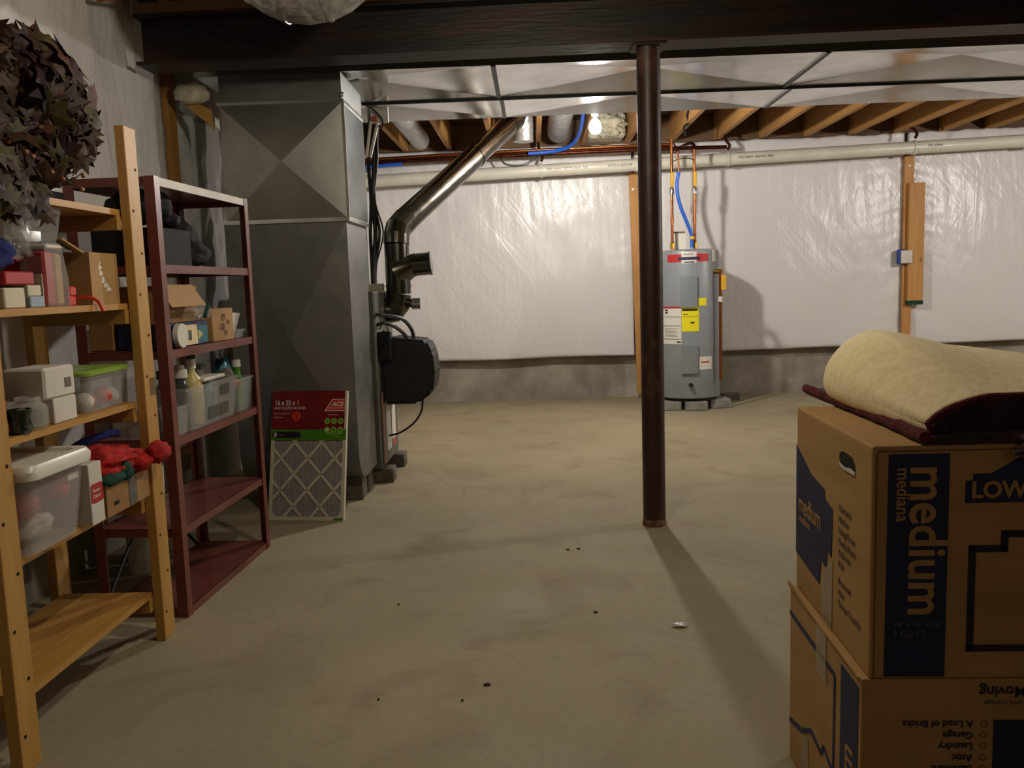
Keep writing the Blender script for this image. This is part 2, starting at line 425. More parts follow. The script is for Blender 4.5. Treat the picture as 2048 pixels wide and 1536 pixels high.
# --- insulation sheets on the back wall (quilted vinyl faces with real folds)
def wallsheet(x0, x1, zb, zt, seed, pleat=1.):
    def fn(u, v):
        x = x0+(x1-x0)*u; z = zb(x)+(zt(x)-zb(x))*v
        puff = .045*(sin(pi*u)**.5)*(sin(pi*min(1, max(0, v)))**.4)
        p = Vector((x*1.5+seed, z*1.5, seed))
        w = .012*noise.noise(p*1.2)+.006*noise.noise(Vector((x*5+z*2.5, z*2.2-x*1.2, seed)))
        # pleats pulled from the upper edge
        w += pleat*.010*max(0, v-.35)*noise.noise(Vector((x*14+z*1.2, z*1.1, seed+5)))
        # creases near the furring strips
        e = min(u, 1-u); w += .008*math.exp(-e*9)*noise.noise(Vector((x*6+z*9*(1 if u < .5 else -1), z*12, seed+2)))
        w += .006*math.exp(-v*14)*noise.noise(Vector((x*4, z*30, seed+8)))
        return Vector((x, YPL-puff-w, z))
    bm = sheet(150, 110, fn)
    ring = [e for e in bm.edges if e.is_boundary]      # hem turned back to the wall: the blanket's thickness
    g = bmesh.ops.extrude_edge_only(bm, edges=ring)
    for v in g['geom']:
        if isinstance(v, bmesh.types.BMVert): v.co.y = 8.03
    return bm
zb = lambda x: .405+.012*x*.6+.012*noise.noise(Vector((x*1.7, 3, 0)))
zt = lambda x: 2.328+.018*noise.noise(Vector((x*3.1, 1, 0)))+.012*noise.noise(Vector((x*9, 4, 0)))+.012*max(0, x-2.5)
def sheet_thing(nm, a, b, seed, label, pleat=1.):
    bm = wallsheet(a, b, zb, zt, seed, pleat)
    solo('insulation_blanket', bm, 'plastic', label, 'insulation', smooth=False, group='white vinyl insulation on the back wall')
sheet_thing('', -1.72, .935, 1.3, 'white vinyl faced insulation blanket on the back wall behind the flue pipe', 1.2)
sheet_thing('', .965, 3.392, 4.1, 'white vinyl faced insulation blanket on the back wall behind the grey water heater')
sheet_thing('', 3.442, 5.95, 7.7, 'white vinyl faced insulation blanket right of the furring strip with the board', .8)

# --- left wall sheet: vinyl face bulging into the room
def lfn(y0, y1, z0, z1, bulge, seed):
    def fn(u, v):
        y = y0+(y1-y0)*u; z = z0+(z1-z0)*v
        e = min(u, 1-u)
        x = XL+bulge*(sin(pi*u)**.6)
        x += .016*noise.noise(Vector((y*2.3, z*1.2, seed)))+.017*noise.noise(Vector((y*9+z*3, z*1.6, seed+3)))
        x += .009*noise.noise(Vector((y*18-z*7, z*9, seed+1)))+.004*noise.noise(Vector((y*30+z*14, z*22, seed+6)))
        return Vector((x, y, z))
    bm = sheet(140, 90, fn)
    ring = [ed for ed in bm.edges if ed.is_boundary]
    g = bmesh.ops.extrude_edge_only(bm, edges=ring)
    for v in g['geom']:
        if isinstance(v, bmesh.types.BMVert): v.co.x = -1.85
    return bm
solo('insulation_blanket', lfn(-2.9, 4.19, .36, 2.42, .045, 2.2), 'plastic', 'crinkled white vinyl insulation on the left wall behind the shelves', 'insulation')
solo('insulation_blanket', lfn(4.32, 7.84, .42, 2.02, .02, 8.2), 'plastic', 'white vinyl insulation on the left wall between wooden strip and tall duct', 'insulation')
solo('furring_strip', bx(-1.845, -1.735, 4.215, 4.305, .3, 2.3), 'stud', 'vertical wooden strip on the left wall just behind the beam end', 'strip')

# furring strips on the back wall
c = bx(.0, .075, 0, .035, 0, 2.02)
for v in c.verts: v.co.x += .05*(1-v.co.z/2.0)
bmesh.ops.translate(c, verts=c.verts, vec=(.905, 7.9100, .05))
t = thing('furring_strip', 'wooden furring strip on the back wall left of the steel column', 'strip', (.96, 7.9300, .05))
obj('board', c, 'stud', t, True)
obj('screw_head', lathe(B(), [(0, 0), (.012, .002), (.012, .006), (0, .008)], n=10), 'whiteplastic', t).matrix_local = Matrix.Translation((-.02, -.02, 1.87)) @ Matrix.Rotation(pi/2, 4, 'X')
t = thing('furring_strip', 'wooden furring strip on the back wall right of the water heater', 'strip', (3.417, 7.9300, .5))
obj('board', bx(3.378, 3.458, 7.9100, 7.9450, .50, 2.125), 'stud', t, True)
obj('screw_head', lathe(B(), [(0, 0), (.012, .002), (.012, .006), (0, .008)], n=10), 'whiteplastic', t).matrix_local = Matrix.Translation((0, -.02, 1.54)) @ Matrix.Rotation(pi/2, 4, 'X')
bm = bx(3.406, 3.543, 7.8650, 7.9090, .80, 1.886, bev=.003)
t = thing('wood_board', 'short wide board nailed over the right furring strip, green at its bottom end', 'board', (3.474, 7.8900, .80))
obj('plank', bm, 'stud', t, True)
obj('green_paint', bx(3.405, 3.544, 7.8630, 7.9092, .797, .835), pm and 'greencloth', t, True, label='green painted end')
t = thing('junction_box', 'blue electrical box with square white cover beside the right board', 'box', (3.37, 7.9100, 1.17))
bm = bx(3.320, 3.377, 7.8550, 7.9250, 1.165, 1.300, bev=.008)
obj('box_body', bm, 'junction', t, True)
obj('cover_plate', bx(3.333, 3.434, 7.8450, 7.8550, 1.172, 1.287, bev=.003), 'white', t, True)

# sill / rim boards above the back wall blankets, with dull batts between joists
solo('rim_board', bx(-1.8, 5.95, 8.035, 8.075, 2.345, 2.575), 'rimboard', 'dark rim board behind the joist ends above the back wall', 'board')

# --- joists (right edges at 1.33 + .406 k)
JT = {-7: 'floor joist above the tall duct, leftmost in view', -6: 'floor joist right beside the wires above the furnace', -5: 'floor joist just left of the foil duct by the wires', -4: 'floor joist between the two foil ducts', -3: 'floor joist behind the top of the flue pipe',
      -2: 'floor joist left of the middle foil duct', -1: 'floor joist just left of the glowing bulb', 0: 'floor joist between the glowing bulb and the steel column'}
ordn = ['first', 'second', 'third', 'fourth', 'fifth', 'sixth', 'seventh', 'eighth', 'ninth', 'tenth', 'eleventh']
for k in range(-7, 11):
    xr = .924+.406*k
    if xr-.04 < XL-.05 or xr > 5.9: continue
    lab = JT.get(k) or ('%s floor joist to the right of the steel column' % ordn[k-1])
    solo('floor_joist', bx(xr-.04, xr, -2.95 if k % 2 else -2.9, 8.03, 2.345, 2.578), 'joist', lab, 'joist', group='floor joists under the ceiling')
# white batt in the bay near the bulb
bm = box(blob(B(), (.70, 7.72, 2.46), (.15, .09, .095), .4, 3.5, 4, 3), .535, .865, 7.74, 8.03, 2.36, 2.57, bev=.02)
solo('insulation_batt', bm, 'batt', 'fluffy pale insulation batt stuffed between joists behind the bulb', 'insulation')

# ================================================================== steel beam and column
BZ = 2.085
ang = atan2(-.10, 4.2)
t = thing('steel_beam', 'long dark rusty steel beam across the ceiling', 'beam', (.52, 3.775, BZ), ang)
def beam_part(y0, y1, z0, z1): return bx(-2.185, 5.5, y0, y1, z0, z1)
obj('lower_flange', beam_part(-.08, .08, 0, .014), 'beam', t)
obj('web', beam_part(-.005, .005, .014, .196), 'beam', t)
obj('upper_flange', beam_part(-.08, .08, .196, .21), 'beam', t)
obj('wood_plate', beam_part(-.075, .075, .211, .256), 'rimboard', t, label='wooden plate on top of the beam')
t = thing('steel_column', 'round rusty brown steel column holding the beam', 'column', (.522, 3.775, 0))
obj('post', lathe(B(), [(.0505, .006), (.0505, BZ-.008)], n=32), 'column', t, smooth=True)
obj('base_plate', lathe(B(), [(.054, 0), (.054, .012), (.051, .03)], n=32), 'rust', t, label='flaking rusty foot')
obj('cap_plate', bx(-.07, .07, -.07, .07, BZ-.009, BZ-.0005), 'beam', t)

# ================================================================== ducts
def trunk(name, y0, y1, z0, z1, seams, xs, xe, label):
    t = thing(name, label, 'duct', ((xs+xe)/2, (y0+y1)/2, z0))
    bm = B(); ed = [xs]+seams+[xe]
    for a, b in zip(ed, ed[1:]):
        cx, cy = (a+b)/2, (y0+y1)/2
        bot = [bm.verts.new(p) for p in ((a, y0, z0), (b, y0, z0), (b, y1, z0), (a, y1, z0))]
        ct = bm.verts.new((cx, cy, z0+.05))
        for i in range(4): bm.faces.new((bot[i], bot[(i+1) % 4], ct))
        top = [bm.verts.new((p.co.x, p.co.y, z1)) for p in bot]
        for i in range(4): bm.faces.new((bot[i], bot[(i+1) % 4], top[(i+1) % 4], top[i]))
        bm.faces.new(top)
    obj('duct_run', bm, 'galv', t, True)
    for s in seams:
        bm = bx(s-.012, s+.012, y0-.004, y1+.004, z0-.006, z0+.002)
        obj('seam_cleat', bm, 'cleat', t, True)
    return t
TZ = 2.14
trunk('supply_duct', 4.945, 5.49, TZ, 2.33, [-.14, 1.48, 3.1], -1.6, 5.5, 'galvanised rectangular trunk duct on the far side, nearest the bulb')
trunk('return_duct', 4.21, 4.925, TZ, 2.33, [-.155, 1.43, 3.02], -1.6, 5.5, 'galvanised rectangular trunk duct right behind the beam')
solo('duct_strap', bx(-.93, 5.5, 4.9305, 4.9395, TZ-.012, TZ+.02), 'cleat', 'dark seam strip between the two trunk ducts', 'strip')

# tall return drop
DX0, DX1, DY0 = -1.485, -.885, 4.20
t = thing('plenum_duct', 'tall galvanised sheet metal duct left of the furnace', 'duct', ((DX0+DX1)/2, 4.45, .12))
def crossface(bm, x0, x1, z0, z1, y, depth):
    q = [bm.verts.new(p) for p in ((x0, y, z0), (x1, y, z0), (x1, y, z1), (x0, y, z1))]
    ct = bm.verts.new(((x0+x1)/2, y-depth, (z0+z1)/2))
    for i in range(4): bm.faces.new((q[i], q[(i+1) % 4], ct))
    return q
bm = B(); q = crossface(bm, DX0, DX1, 1.445, 2.0, DY0, .045)
bk = [bm.verts.new((v.co.x, 4.70, v.co.z)) for v in q]
for i in range(4): bm.faces.new((q[i], q[(i+1) % 4], bk[(i+1) % 4], bk[i]))
bm.faces.new(bk)
obj('upper_section', bm, 'galv_lit', t, True)
bm = B(); q = crossface(bm, DX0+.004, DX1-.004, 2.012, TZ-.001, DY0+.008, .002)
bk = [bm.verts.new((v.co.x, 4.69, v.co.z)) for v in q]
for i in range(4): bm.faces.new((q[i], q[(i+1) % 4], bk[(i+1) % 4], bk[i]))
bm.faces.new(bk)
obj('top_collar', bm, 'galv_dull', t, True)
# lower part: rounded toe at the bottom front, tapered back
pr = [(DY0+.004, 1.44), (DY0+.004, .28)]
for i in range(9):
    a = i/8*pi/2; pr.append((DY0+.004+.16*(1-cos(a)), .28-.15*sin(a)))
pr += [(4.66, .13), (4.66, 1.09), (4.70, 1.2), (4.70, 1.44)]
bm = B(); prism(bm, pr, lambda a, b, tt: (tt, a, b), DX0-.015, DX1-.012)
obj('lower_section', bm, 'galv_dull', t, True)
bm = B()
for s in (-1, 1):
    pass
x0, x1, z0, z1 = DX0-.012, DX1-.015, .30, 1.43
q = [bm.verts.new(p) for p in ((x0, DY0+.0035, z0), (x1, DY0+.0035, z0), (x1, DY0+.0035, z1), (x0, DY0+.0035, z1))]
ct = bm.verts.new(((x0+x1)/2, DY0-.03, (z0+z1)/2))
for i in range(4): bm.faces.new((q[i], q[(i+1) % 4], ct))
bm.faces.new(q[::-1])
obj('creased_panel', bm, 'galv_dull', t, True)
bm = B(); box(bm, DX0-.01, DX1+.006, DY0-.008, 4.70, 1.433, 1.452)
obj('seam_cleat', bm, 'galv', t, True)
obj('seam_cleat', box(B(), DX0-.006, DX1+.006, DY0-.006, 4.70, 2.0, 2.012), 'galv', t, True)
obj('side_shade_plate', bx(DX1+.0005, DX1+.003, DY0+.012, 4.69, 1.46, 1.99), 'galv_side_shade', t, True)  # added thin plate; its dark colour tones down the right face's reflection
bm = bx(DX1-.004, DX1+.008, DY0-.006, DY0+.008, 1.452, 2.0)
obj('corner_bead', bm, 'galv', t, True, label='bright folded edge of the duct')
obj('corner_screw', blob(B(), (DX1+.002, DY0-.008, 2.03), .012, 0, 1, 2), 'galv', t, True)
for y, n in ((4.36, 'a'), (4.53, 'b')):
    solo('cement_block', bx(-1.42, -.92, y, y+.12, 0, .128, bev=.006), 'block',
         {'a': 'cement block under the front of the tall duct', 'b': 'cement block under the back of the tall duct'}[n], 'block')
# yellow-faced batt hanging left of the duct top
bm = B(); prism(bm, [(-1.69, 2.05), (-1.60, 2.02), (-1.505, 1.975), (-1.505, 1.875), (-1.53, 1.915), (-1.58, 1.955)], lambda a, b, tt: (a, tt+.02*noise.noise(Vector((a*9, b*9, 0))), b), 4.165, 4.172)
t = thing('insulation_batt', 'loose insulation batt with yellow paper hanging beside the tall duct', 'insulation', (-1.62, 4.4, 1.9))
obj('paper_facing', bm, 'kraftpaper', t, True)
obj('fibre', blob(B(), (-1.59, 4.15, 2.05), (.085, .05, .05), .25, 3, 3, 9), 'batt', t, True)

# supply run stubs in the joist bays
def round_run(x, y0, y1, z, r, label):
    bm = B(); pts = []
    n = 26
    ptsA = [(x, y0+(y1-y0)*i/n, z) for i in range(n+1)]
    tube(bm, ptsA, [r*(1+.035*sin(i*1.9)) for i in range(n+1)], 20)
    solo('round_duct', bm, 'foil', label, 'duct', smooth=True, group='round ducts in the joist bays')
round_run(-.885, 5.55, 7.2, 2.30, .075, 'round foil duct between joists, left of the flue pipe')
round_run(.262, 5.55, 7.6, 2.40, .095, 'round duct between joists, left of the glowing bulb')
bm = tb([(-.03, 6.75, 2.57), (-.03, 6.75, 2.45), (-.035, 6.75, 2.19)], .078, 20)
solo('round_duct', bm, 'foil', 'pale round duct end pointing down behind the flue pipe top', 'duct', smooth=True, group='round ducts in the joist bays')

# round elbow in front of the beam, near the top edge
t = thing('duct_elbow', 'galvanised gored duct elbow hanging in front of the beam', 'duct', (-.80, 3.15, 2.0))
pts = []
for i in range(9):
    a = radians(-150+120*i/8); pts.append((-.77+.21*cos(a)*1.0, 3.15, 2.36+.21*sin(a)))
pts = [(-1.03, 3.15, 2.42)]+pts+[(-.51, 3.15, 2.42)]
obj('elbow', tb(pts, .105, 20), 'foil', t, True, smooth=False)
for i in (2, 4, 6, 8):
    d = Vector(pts[i+1])-Vector(pts[i-1]); d.normalize(); p = Vector(pts[i])
    obj('crimp', tb([p-d*.006, p+d*.006], .109, 20), 'foil', t, True)
tb_ = tb(smoothpts([(-1.655, 3.42, 2.25), (-1.45, 3.44, 2.262), (-1.15, 3.45, 2.255), (-.8, 3.45, 2.24), (-.3, 3.45, 2.26), (.1, 3.45, 2.33)]), .009, 8)
solo('copper_pipe', tb_, 'copper', 'thin copper pipe in front of the beam, beside the duct elbow', 'pipe', smooth=True)

# ================================================================== furnace
t = thing('furnace', 'grey oil furnace right of the tall duct, with a black burner cover', 'furnace', (-1.2, 4.97, .1))
obj('cabinet', bx(-1.62, -.875, 4.71, 5.28, .085, 1.085, bev=.008), 'furnace', t, True)
obj('supply_plenum', bx(-1.58, -1.0, 4.90, 5.26, 1.086, TZ-.002), 'galv_dull', t, True)
obj('panel', bx(-.874, -.866, 4.74, 5.24, .10, .52, bev=.002), 'furnace', t, True)
# burner cover: chamfered hood
bm = B()
poly = [(0, .0), (.20, .0), (.285, .06), (.305, .16), (.295, .29), (.26, .36), (.05, .385), (0, .36)]
prism(bm, poly, lambda a, b, tt: (-.872+a, tt, .44+b), 4.80, 5.10)
bmesh.ops.bevel(bm, geom=bm.edges[:], offset=.018, segments=2, affect='EDGES')
bc = obj('burner_cover', bm, 'black', t, True)
obj('cover_label', bx(-.60, -.594, 4.93, 4.97, .66, .70), 'paper', bc, True)
obj('burner_mount', tb([(-.90, 4.95, .62), (-.83, 4.95, .62)], .09, 20), 'blackmetal', t, True)
obj('control_box', bx(-.874, -.80, 4.74, 4.80, .70, .86, bev=.006), 'blackmetal', t, True)
for i, (y0, y1, z0, z1, mt) in enumerate([(4.86, 4.99, .16, .45, 'paper'), (5.03, 5.16, .2, .46, 'paper'), (4.86, 4.99, .47, .5, 'orangelabel'), (5.03, 5.16, .165, .19, 'orangelabel')]):
    obj('warning_label', bx(-.866, -.8645, y0, y1, z0, z1), mt, t, True)
bm = B()
for k in range(14):
    box(bm, -.866, -.864, 4.752, 4.772+.012*(k % 3), .12+.028*k, .136+.028*k)
obj('red_warning_strip', bm, 'orangelabel', t, True)
obj('power_cord', tb(smoothpts([(-.66, 4.93, .45), (-.67, 4.92, .38), (-.72, 4.91, .31), (-.80, 4.9, .26), (-.868, 4.9, .245)]), .006, 8), 'wire', t, True, smooth=True)
for k, pts in enumerate([[(-.875, 4.76, .96), (-.84, 4.72, .955), (-.74, 4.78, .93), (-.70, 4.86, .87), (-.69, 4.9, .81)],
                         [(-.875, 4.78, .90), (-.83, 4.74, .91), (-.77, 4.78, .88), (-.73, 4.84, .83), (-.73, 4.88, .81)]]):
    obj('flexible_conduit', tb(smoothpts(pts), .011, 10), 'greycond', t, True, smooth=True)
for k in range(5):
    a = rnd.uniform(0, 2); y = 4.76+.012*k; z = .76+.028*k
    obj('loose_wire', tb(smoothpts([(-.87, y, z), (-.835, y-.03, z+.05*sin(a)), (-.815, y, z-.05), (-.845, y+.02, z-.07), (-.872, y, z-.05)]), .0035, 6), 'wire', t, True, smooth=True)
obj('top_bracket', bx(-.99, -.89, 5.08, 5.2, 1.086, 1.13, bev=.004), 'filterframe', t, True)
obj('white_conduit', bx(-.985, -.945, 4.91, 4.95, 1.086, 1.46, bev=.004), 'white', t, True)
for x, y, lb in ((-.95, 4.74, 'front right'), (-.95, 5.16, 'back right'), (-1.58, 4.74, 'front left'), (-1.58, 5.16, 'back left')):
    solo('cement_block', bx(x, x+.13, y, y+.11, 0, .084, bev=.006), 'block', 'cement block under the %s corner of the furnace' % lb, 'block')
# wire bundle from joists down to the furnace
t = thing('wire_bundle', 'dark bundle of wires dropping from the joists to the furnace top', 'wires', (-.94, 5.3, 1.09))
for k in range(4):
    dx, ph = (-.02, 0, .016, .03)[k], k
    pts = [(-.955+dx*.6, 5.54, 2.40), (-.97+dx, 5.53, 2.2), (-.985+dx+.02*sin(ph), 5.46, 1.9), (-.98+dx*.5, 5.40, 1.65), (-.965+dx*1.6, 5.36, 1.45), (-.975+dx*.6, 5.30, 1.25), (-.97+dx*.4, 5.24, 1.09)]
    obj('wire', tb(smoothpts(pts), (.011, .014, .009, .005)[k], 8), 'wire', t, True, smooth=True)
# white pvc vent lines by the duct top
t = thing('wire_bracket', 'pale bracket and wires at the trunk duct corner above the furnace', 'bracket', (-.9, 5.0, 2.1))
obj('bracket_plate', bx(-.90, -.80, 5.03, 5.055, 2.05, 2.138), 'white', t, True)
obj('red_tab', bx(-.895, -.865, 5.02, 5.03, 2.055, 2.085), 'orangelabel', t, True)
obj('drop_wire', tb([(-.90, 5.03, 2.06), (-.935, 5.03, 1.86)], .009, 8), 'white', t, True)
obj('drop_wire', tb([(-.86, 5.04, 2.06), (-.915, 5.04, 1.86)], .009, 8), 'white', t, True)
obj('loop_wire', tb(smoothpts([(-.90, 4.93, 2.13), (-.86, 4.97, 2.10), (-.83, 5.0, 2.06), (-.84, 5.03, 2.02), (-.87, 5.05, 2.05)]), .006, 6), 'wire', t, True, smooth=True)

# flue pipe
t = thing('flue_pipe', 'shiny galvanised flue pipe rising diagonally from the furnace', 'flue pipe', (-.81, 5.1, .9))
FR = .074
def seg(nm, pts, r=FR, mt='galv_dark', n=24, sm=True): return obj(nm, tb(pts, r, n), mt, t, True, smooth=sm)
seg('breech_collar', [(-.872, 5.1, .966), (-.861, 5.1, .966)], .083)
obj('lower_elbow', tb([(-.872, 5.1, .966), (-.836, 5.1, .968), (-.806, 5.1, 1.005), (-.797, 5.1, 1.065)], .0745, 24), 'galv_dark', t, True, smooth=False)
seg('tee_body', [(-.797, 5.1, 1.065), (-.797, 5.1, 1.36)])
seg('tee_band', [(-.797, 5.1, 1.105), (-.797, 5.1, 1.118)], .0775)
# tee branch, conical shoulder then damper collar
seg('tee_shoulder', [(-.81, 5.1, 1.20), (-.735, 5.1, 1.225), (-.71, 5.1, 1.232)], [.10, .078, .066])
seg('damper_collar', [(-.72, 5.1, 1.232), (-.60, 5.1, 1.240)], .066)
seg('damper_rim', [(-.605, 5.1, 1.240), (-.594, 5.1, 1.241)], .070)
seg('damper_rim', [(-.70, 5.1, 1.233), (-.69, 5.1, 1.2335)], .069)
bm = tb([(-.715, 5.07, 1.005), (-.665, 5.07, 1.005)], .034, 16)
obj('draft_cap', bm, 'galv', t, True, smooth=True)
obj('draft_stub', tb([(-.80, 5.08, 1.03), (-.71, 5.07, 1.005)], .026, 14), 'galv_dark', t, True, smooth=True)
el = [(-.797, 5.1, 1.36), (-.795, 5.105, 1.41), (-.785, 5.13, 1.455), (-.745, 5.195, 1.51)]
obj('upper_elbow', tb(el, .078, 24), 'galv_dark', t, True, smooth=False)
A = Vector((-.745, 5.195, 1.51)); Z = Vector((-.115, 6.27, 2.245)); mid = A.lerp(Z, .62)
seg('diagonal_pipe', [A, mid], .0755)
seg('diagonal_pipe', [mid, Z], .0705)
d = (Z-A).normalized(); seg('joint_band', [mid-d*.02, mid+d*.012], .0795)
obj('top_elbow', tb([Z, Z+d*.05, Z+d*.09+Vector((0, 0, .03)), Z+d*.10+Vector((0, 0, .12)), Z+d*.1+Vector((0, 0, .28))], .074, 24), 'galv_dark', t, True)
seg('joint_band', [Z-d*.03, Z], .0745)

# ================================================================== pipes on the back wall
def P3(a, b, k): return [a[i]+(b[i]-a[i])*k for i in range(3)]
pa, pb = (-1.7, 7.72, 2.045), (5.9, 7.72, 2.235)
t = thing('drain_pipe', 'long white plastic drain pipe sloping along the back wall', 'pipe', P3(pa, pb, .5))
obj('pipe_run', tb([pa, pb], .054, 20), 'pvc', t, True, smooth=True)
for k in (.355, .80, .98):
    obj('coupling', tb([P3(pa, pb, k-.008), P3(pa, pb, k+.008)], .062, 20), 'pvc', t, True, smooth=True)
for s0, s in ((.245, 'PVC DWV  ASTM D2665  NSF'), (.315, 'ASTM D 2665 NSF'), (.465, 'PVC-DWV  ASTM D 2665'), (.68, 'PVC DWV')):
    o = Vector(P3(pa, pb, s0))+Vector((0, -.0545, -.008)); obj('pipe_print', text(B(), s, .028, frame(o, Vector(pb)-Vector(pa), (0, 0, 1)), .0008), 'blackink', t, True)
for x, lab in ((-.05+.16, 'drain pipe hanger strap left of the bulb'), (1.75, 'drain pipe hanger strap right of the water pipes'), (3.37, 'drain pipe hanger strap above the right furring strip')):
    k = (x-pa[0])/(pb[0]-pa[0]); zc = P3(pa, pb, k)[2]
    t = thing('pipe_hanger', lab, 'strap', (x, 7.72, zc), group='straps holding the drain pipe')
    bm = B(); n = 24
    Q = [[bm.verts.new((x+dx, 7.72+rr*cos(2*pi*j/n), zc+rr*sin(2*pi*j/n))) for j in range(n)] for dx, rr in ((-.012, .0565), (-.012, .063), (.012, .063), (.012, .0565))]
    for i in range(4):
        for j in range(n): bm.faces.new((Q[i][j], Q[i][(j+1) % n], Q[(i+1) % 4][(j+1) % n], Q[(i+1) % 4][j]))
    obj('strap_band', bm, 'pvc', t, True, smooth=True)
    obj('strap_hook', tb(smoothpts([(x, 7.70, zc+.078), (x+.015, 7.70, zc+.115), (x-.01, 7.72, zc+.16), (x-.02, 7.74, 2.344)]), .013, 8), 'dkcopper', t, True, smooth=True)
for i, (z, y, r, mt, lb) in enumerate([(2.255, 7.60, .013, 'copper', 'bright copper water pipe running below the joists along the back wall'),
                                       (2.222, 7.62, .017, 'dkcopper', 'dark tarnished water pipe running just under the bright copper one'),
                                       (2.243, 7.66, .011, 'copper', 'thin copper pipe behind the two water pipes under the joists')]):
    solo('water_pipe', tb(smoothpts([(-1.65, y, z-.035), (-.6, y, z-.012), (.4, y, z), (1.15, y, z+.004), ((1.72 if i == 1 else 1.25), y, z+.0)]), r, 10), mt, lb, 'pipe', smooth=True)
solo('blue_tube', tb(smoothpts([(.44, 6.9, 2.42), (.44, 7.1, 2.37), (.42, 7.35, 2.31), (.36, 7.5, 2.262), (.25, 7.56, 2.235), (.12, 7.57, 2.225), (0, 7.57, 2.222)]), .017, 10), 'bluepex', 'blue plastic water tube curving down left of the bulb', 'tube', smooth=True)
solo('blue_tube', tb(smoothpts([(-1.66, 7.57, 2.150), (-1.4, 7.57, 2.158), (-1.1, 7.57, 2.172)]), .016, 10), 'bluepex', 'blue water tube by the wires next to the tall duct', 'tube', smooth=True)
solo('cable_loop', tb(smoothpts([(-.25, 7.68, 2.21), (-.2, 7.66, 2.15), (-.08, 7.65, 2.135), (.04, 7.66, 2.17), (.08, 7.68, 2.21)]), .008, 8), 'greycond', 'grey cable loop hanging over the blanket behind the flue', 'cable', smooth=True)

# ================================================================== water heater
HX, HY, HR = 1.325, 7.35, .265
t = thing('water_heater', 'tall grey electric water heater with yellow label by the back wall', 'water heater', (HX, HY, .075))
prof = [(HR-.02, .10), (HR-.002, .105), (HR, .115), (HR, 1.30), (HR-.006, 1.325), (HR-.03, 1.34), (0, 1.35)]
obj('tank', lathe(B(), [(0, .10)]+prof, HX, HY, 0, 48), 'tank', t, True, smooth=True)
obj('base_ring', lathe(B(), [(HR-.03, .076), (HR-.03, .105)], HX, HY, 0, 40), 'blackmetal', t, True, smooth=True)
def onTank(bm, a0, a1, z0, z1, r0, r1, n=10, mi=0):
    """curved plate on the tank; angle 0 faces the camera (-y), positive to the right"""
    f = lambda a, z, r: (HX+r*sin(a), HY-r*cos(a), z)
    Q = []
    for i in range(n+1):
        a = a0+(a1-a0)*i/n; Q.append([bm.verts.new(f(a, z, r)) for r, z in ((r0, z0), (r1, z0), (r1, z1), (r0, z1))])
    for A_, B_ in zip(Q, Q[1:]):
        for j in range(4): x = bm.faces.new((A_[j], A_[(j+1) % 4], B_[(j+1) % 4], B_[j])); x.material_index = mi
    for q in (Q[0], Q[-1][::-1]): x = bm.faces.new(q); x.material_index = mi
    return bm
obj('access_panel', onTank(B(), -.39, .10, .865, 1.12, HR-.005, HR+.022), 'tankpanel', t, True)
obj('access_panel', onTank(B(), -.37, .11, .315, .548, HR-.005, HR+.022), 'tankpanel', t, True)
T_ = lambda: B()
bl = obj('brand_label', onTank(B(), -.83, .51, 1.237, 1.300, HR-.002, HR+.0015, 20), 'redink', t, True)
bm = onTank(B(), -.36, .10, 1.224, 1.318, HR-.002, HR+.0025)
obj('label_panel', bm, 'white', bl, True)
bm = onTank(B(), -.46, .20, 1.252, 1.276, HR-.002, HR+.0032)
onTank(bm, -.28, .04, 1.229, 1.238, HR-.002, HR+.0032)
onTank(bm, -.30, .0, 1.296, 1.301, HR-.002, HR+.0032)
obj('label_stripe', bm, 'ink', bl, True)
yl = obj('energy_label', onTank(B(), -.37, .16, .665, .868, HR-.002, HR+.0022), 'yellow', t, True)
bm = onTank(B(), -.35, .12, .835, .850, HR-.002, HR+.003); onTank(bm, -.34, .13, .786, .789, HR-.002, HR+.003)
onTank(bm, -.10, .02, .730, .744, HR-.002, HR+.003); onTank(bm, -.32, -.17, .806, .811, HR-.002, HR+.003)
obj('label_text', bm, 'blackink', yl, True)
obj('small_yellow_label', onTank(B(), .14, .42, .875, .938, HR-.002, HR+.002), 'yellow', t, True)
wl = obj('instruction_label', onTank(B(), -1.05, -.385, .56, .862, HR-.002, HR+.002, 12), 'paper', t, True)
bm = onTank(B(), -1.05, -.385, .857, .872, HR-.002, HR+.003)
obj('label_heading', bm, 'redink', wl, True)
bm = B()
for z in (.785, .710, .60): onTank(bm, -1.03, -.40, z, z+.004, HR-.002, HR+.003)
for z in (.815, .835): onTank(bm, -.96, -.84, z, z+.012, HR-.002, HR+.003)
onTank(bm, -.53, -.40, .572, .583, HR-.002, HR+.003)
for i in range(7): onTank(bm, -.98, -.5-.05*(i % 3), .622+.011*i, .6245+.011*i, HR-.002, HR+.0027)
obj('label_text', bm, 'blackink', wl, True)
nl = obj('rating_label', onTank(B(), .16, .62, .345, .452, HR-.002, HR+.002), 'paper', t, True)
obj('label_text', onTank(B(), .22, .52, .40, .412, HR-.002, HR+.003), 'redink', nl, True)
obj('side_sticker', onTank(B(), .68, .84, 1.235, 1.335, HR-.002, HR+.002), 'white', t, True)
dv = obj('drain_valve', tb([(HX-.03, HY-HR+.02, .22), (HX-.03, HY-HR-.035, .22)], .017, 14), 'blackmetal', t, True, smooth=True)
obj('valve_tip', tb([(HX-.03, HY-HR-.035, .22), (HX-.03, HY-HR-.05, .222)], .010, 12), 'brass', dv, True)
ra = .80; rx, ry = HX+(HR+.02)*sin(ra), HY-(HR+.02)*cos(ra)
rv = obj('relief_valve', tb([(HX+(HR-.02)*sin(ra), HY-(HR-.02)*cos(ra), 1.15), (rx+.03, ry-.03, 1.15)], .02, 12), 'brass', t, True, smooth=True)
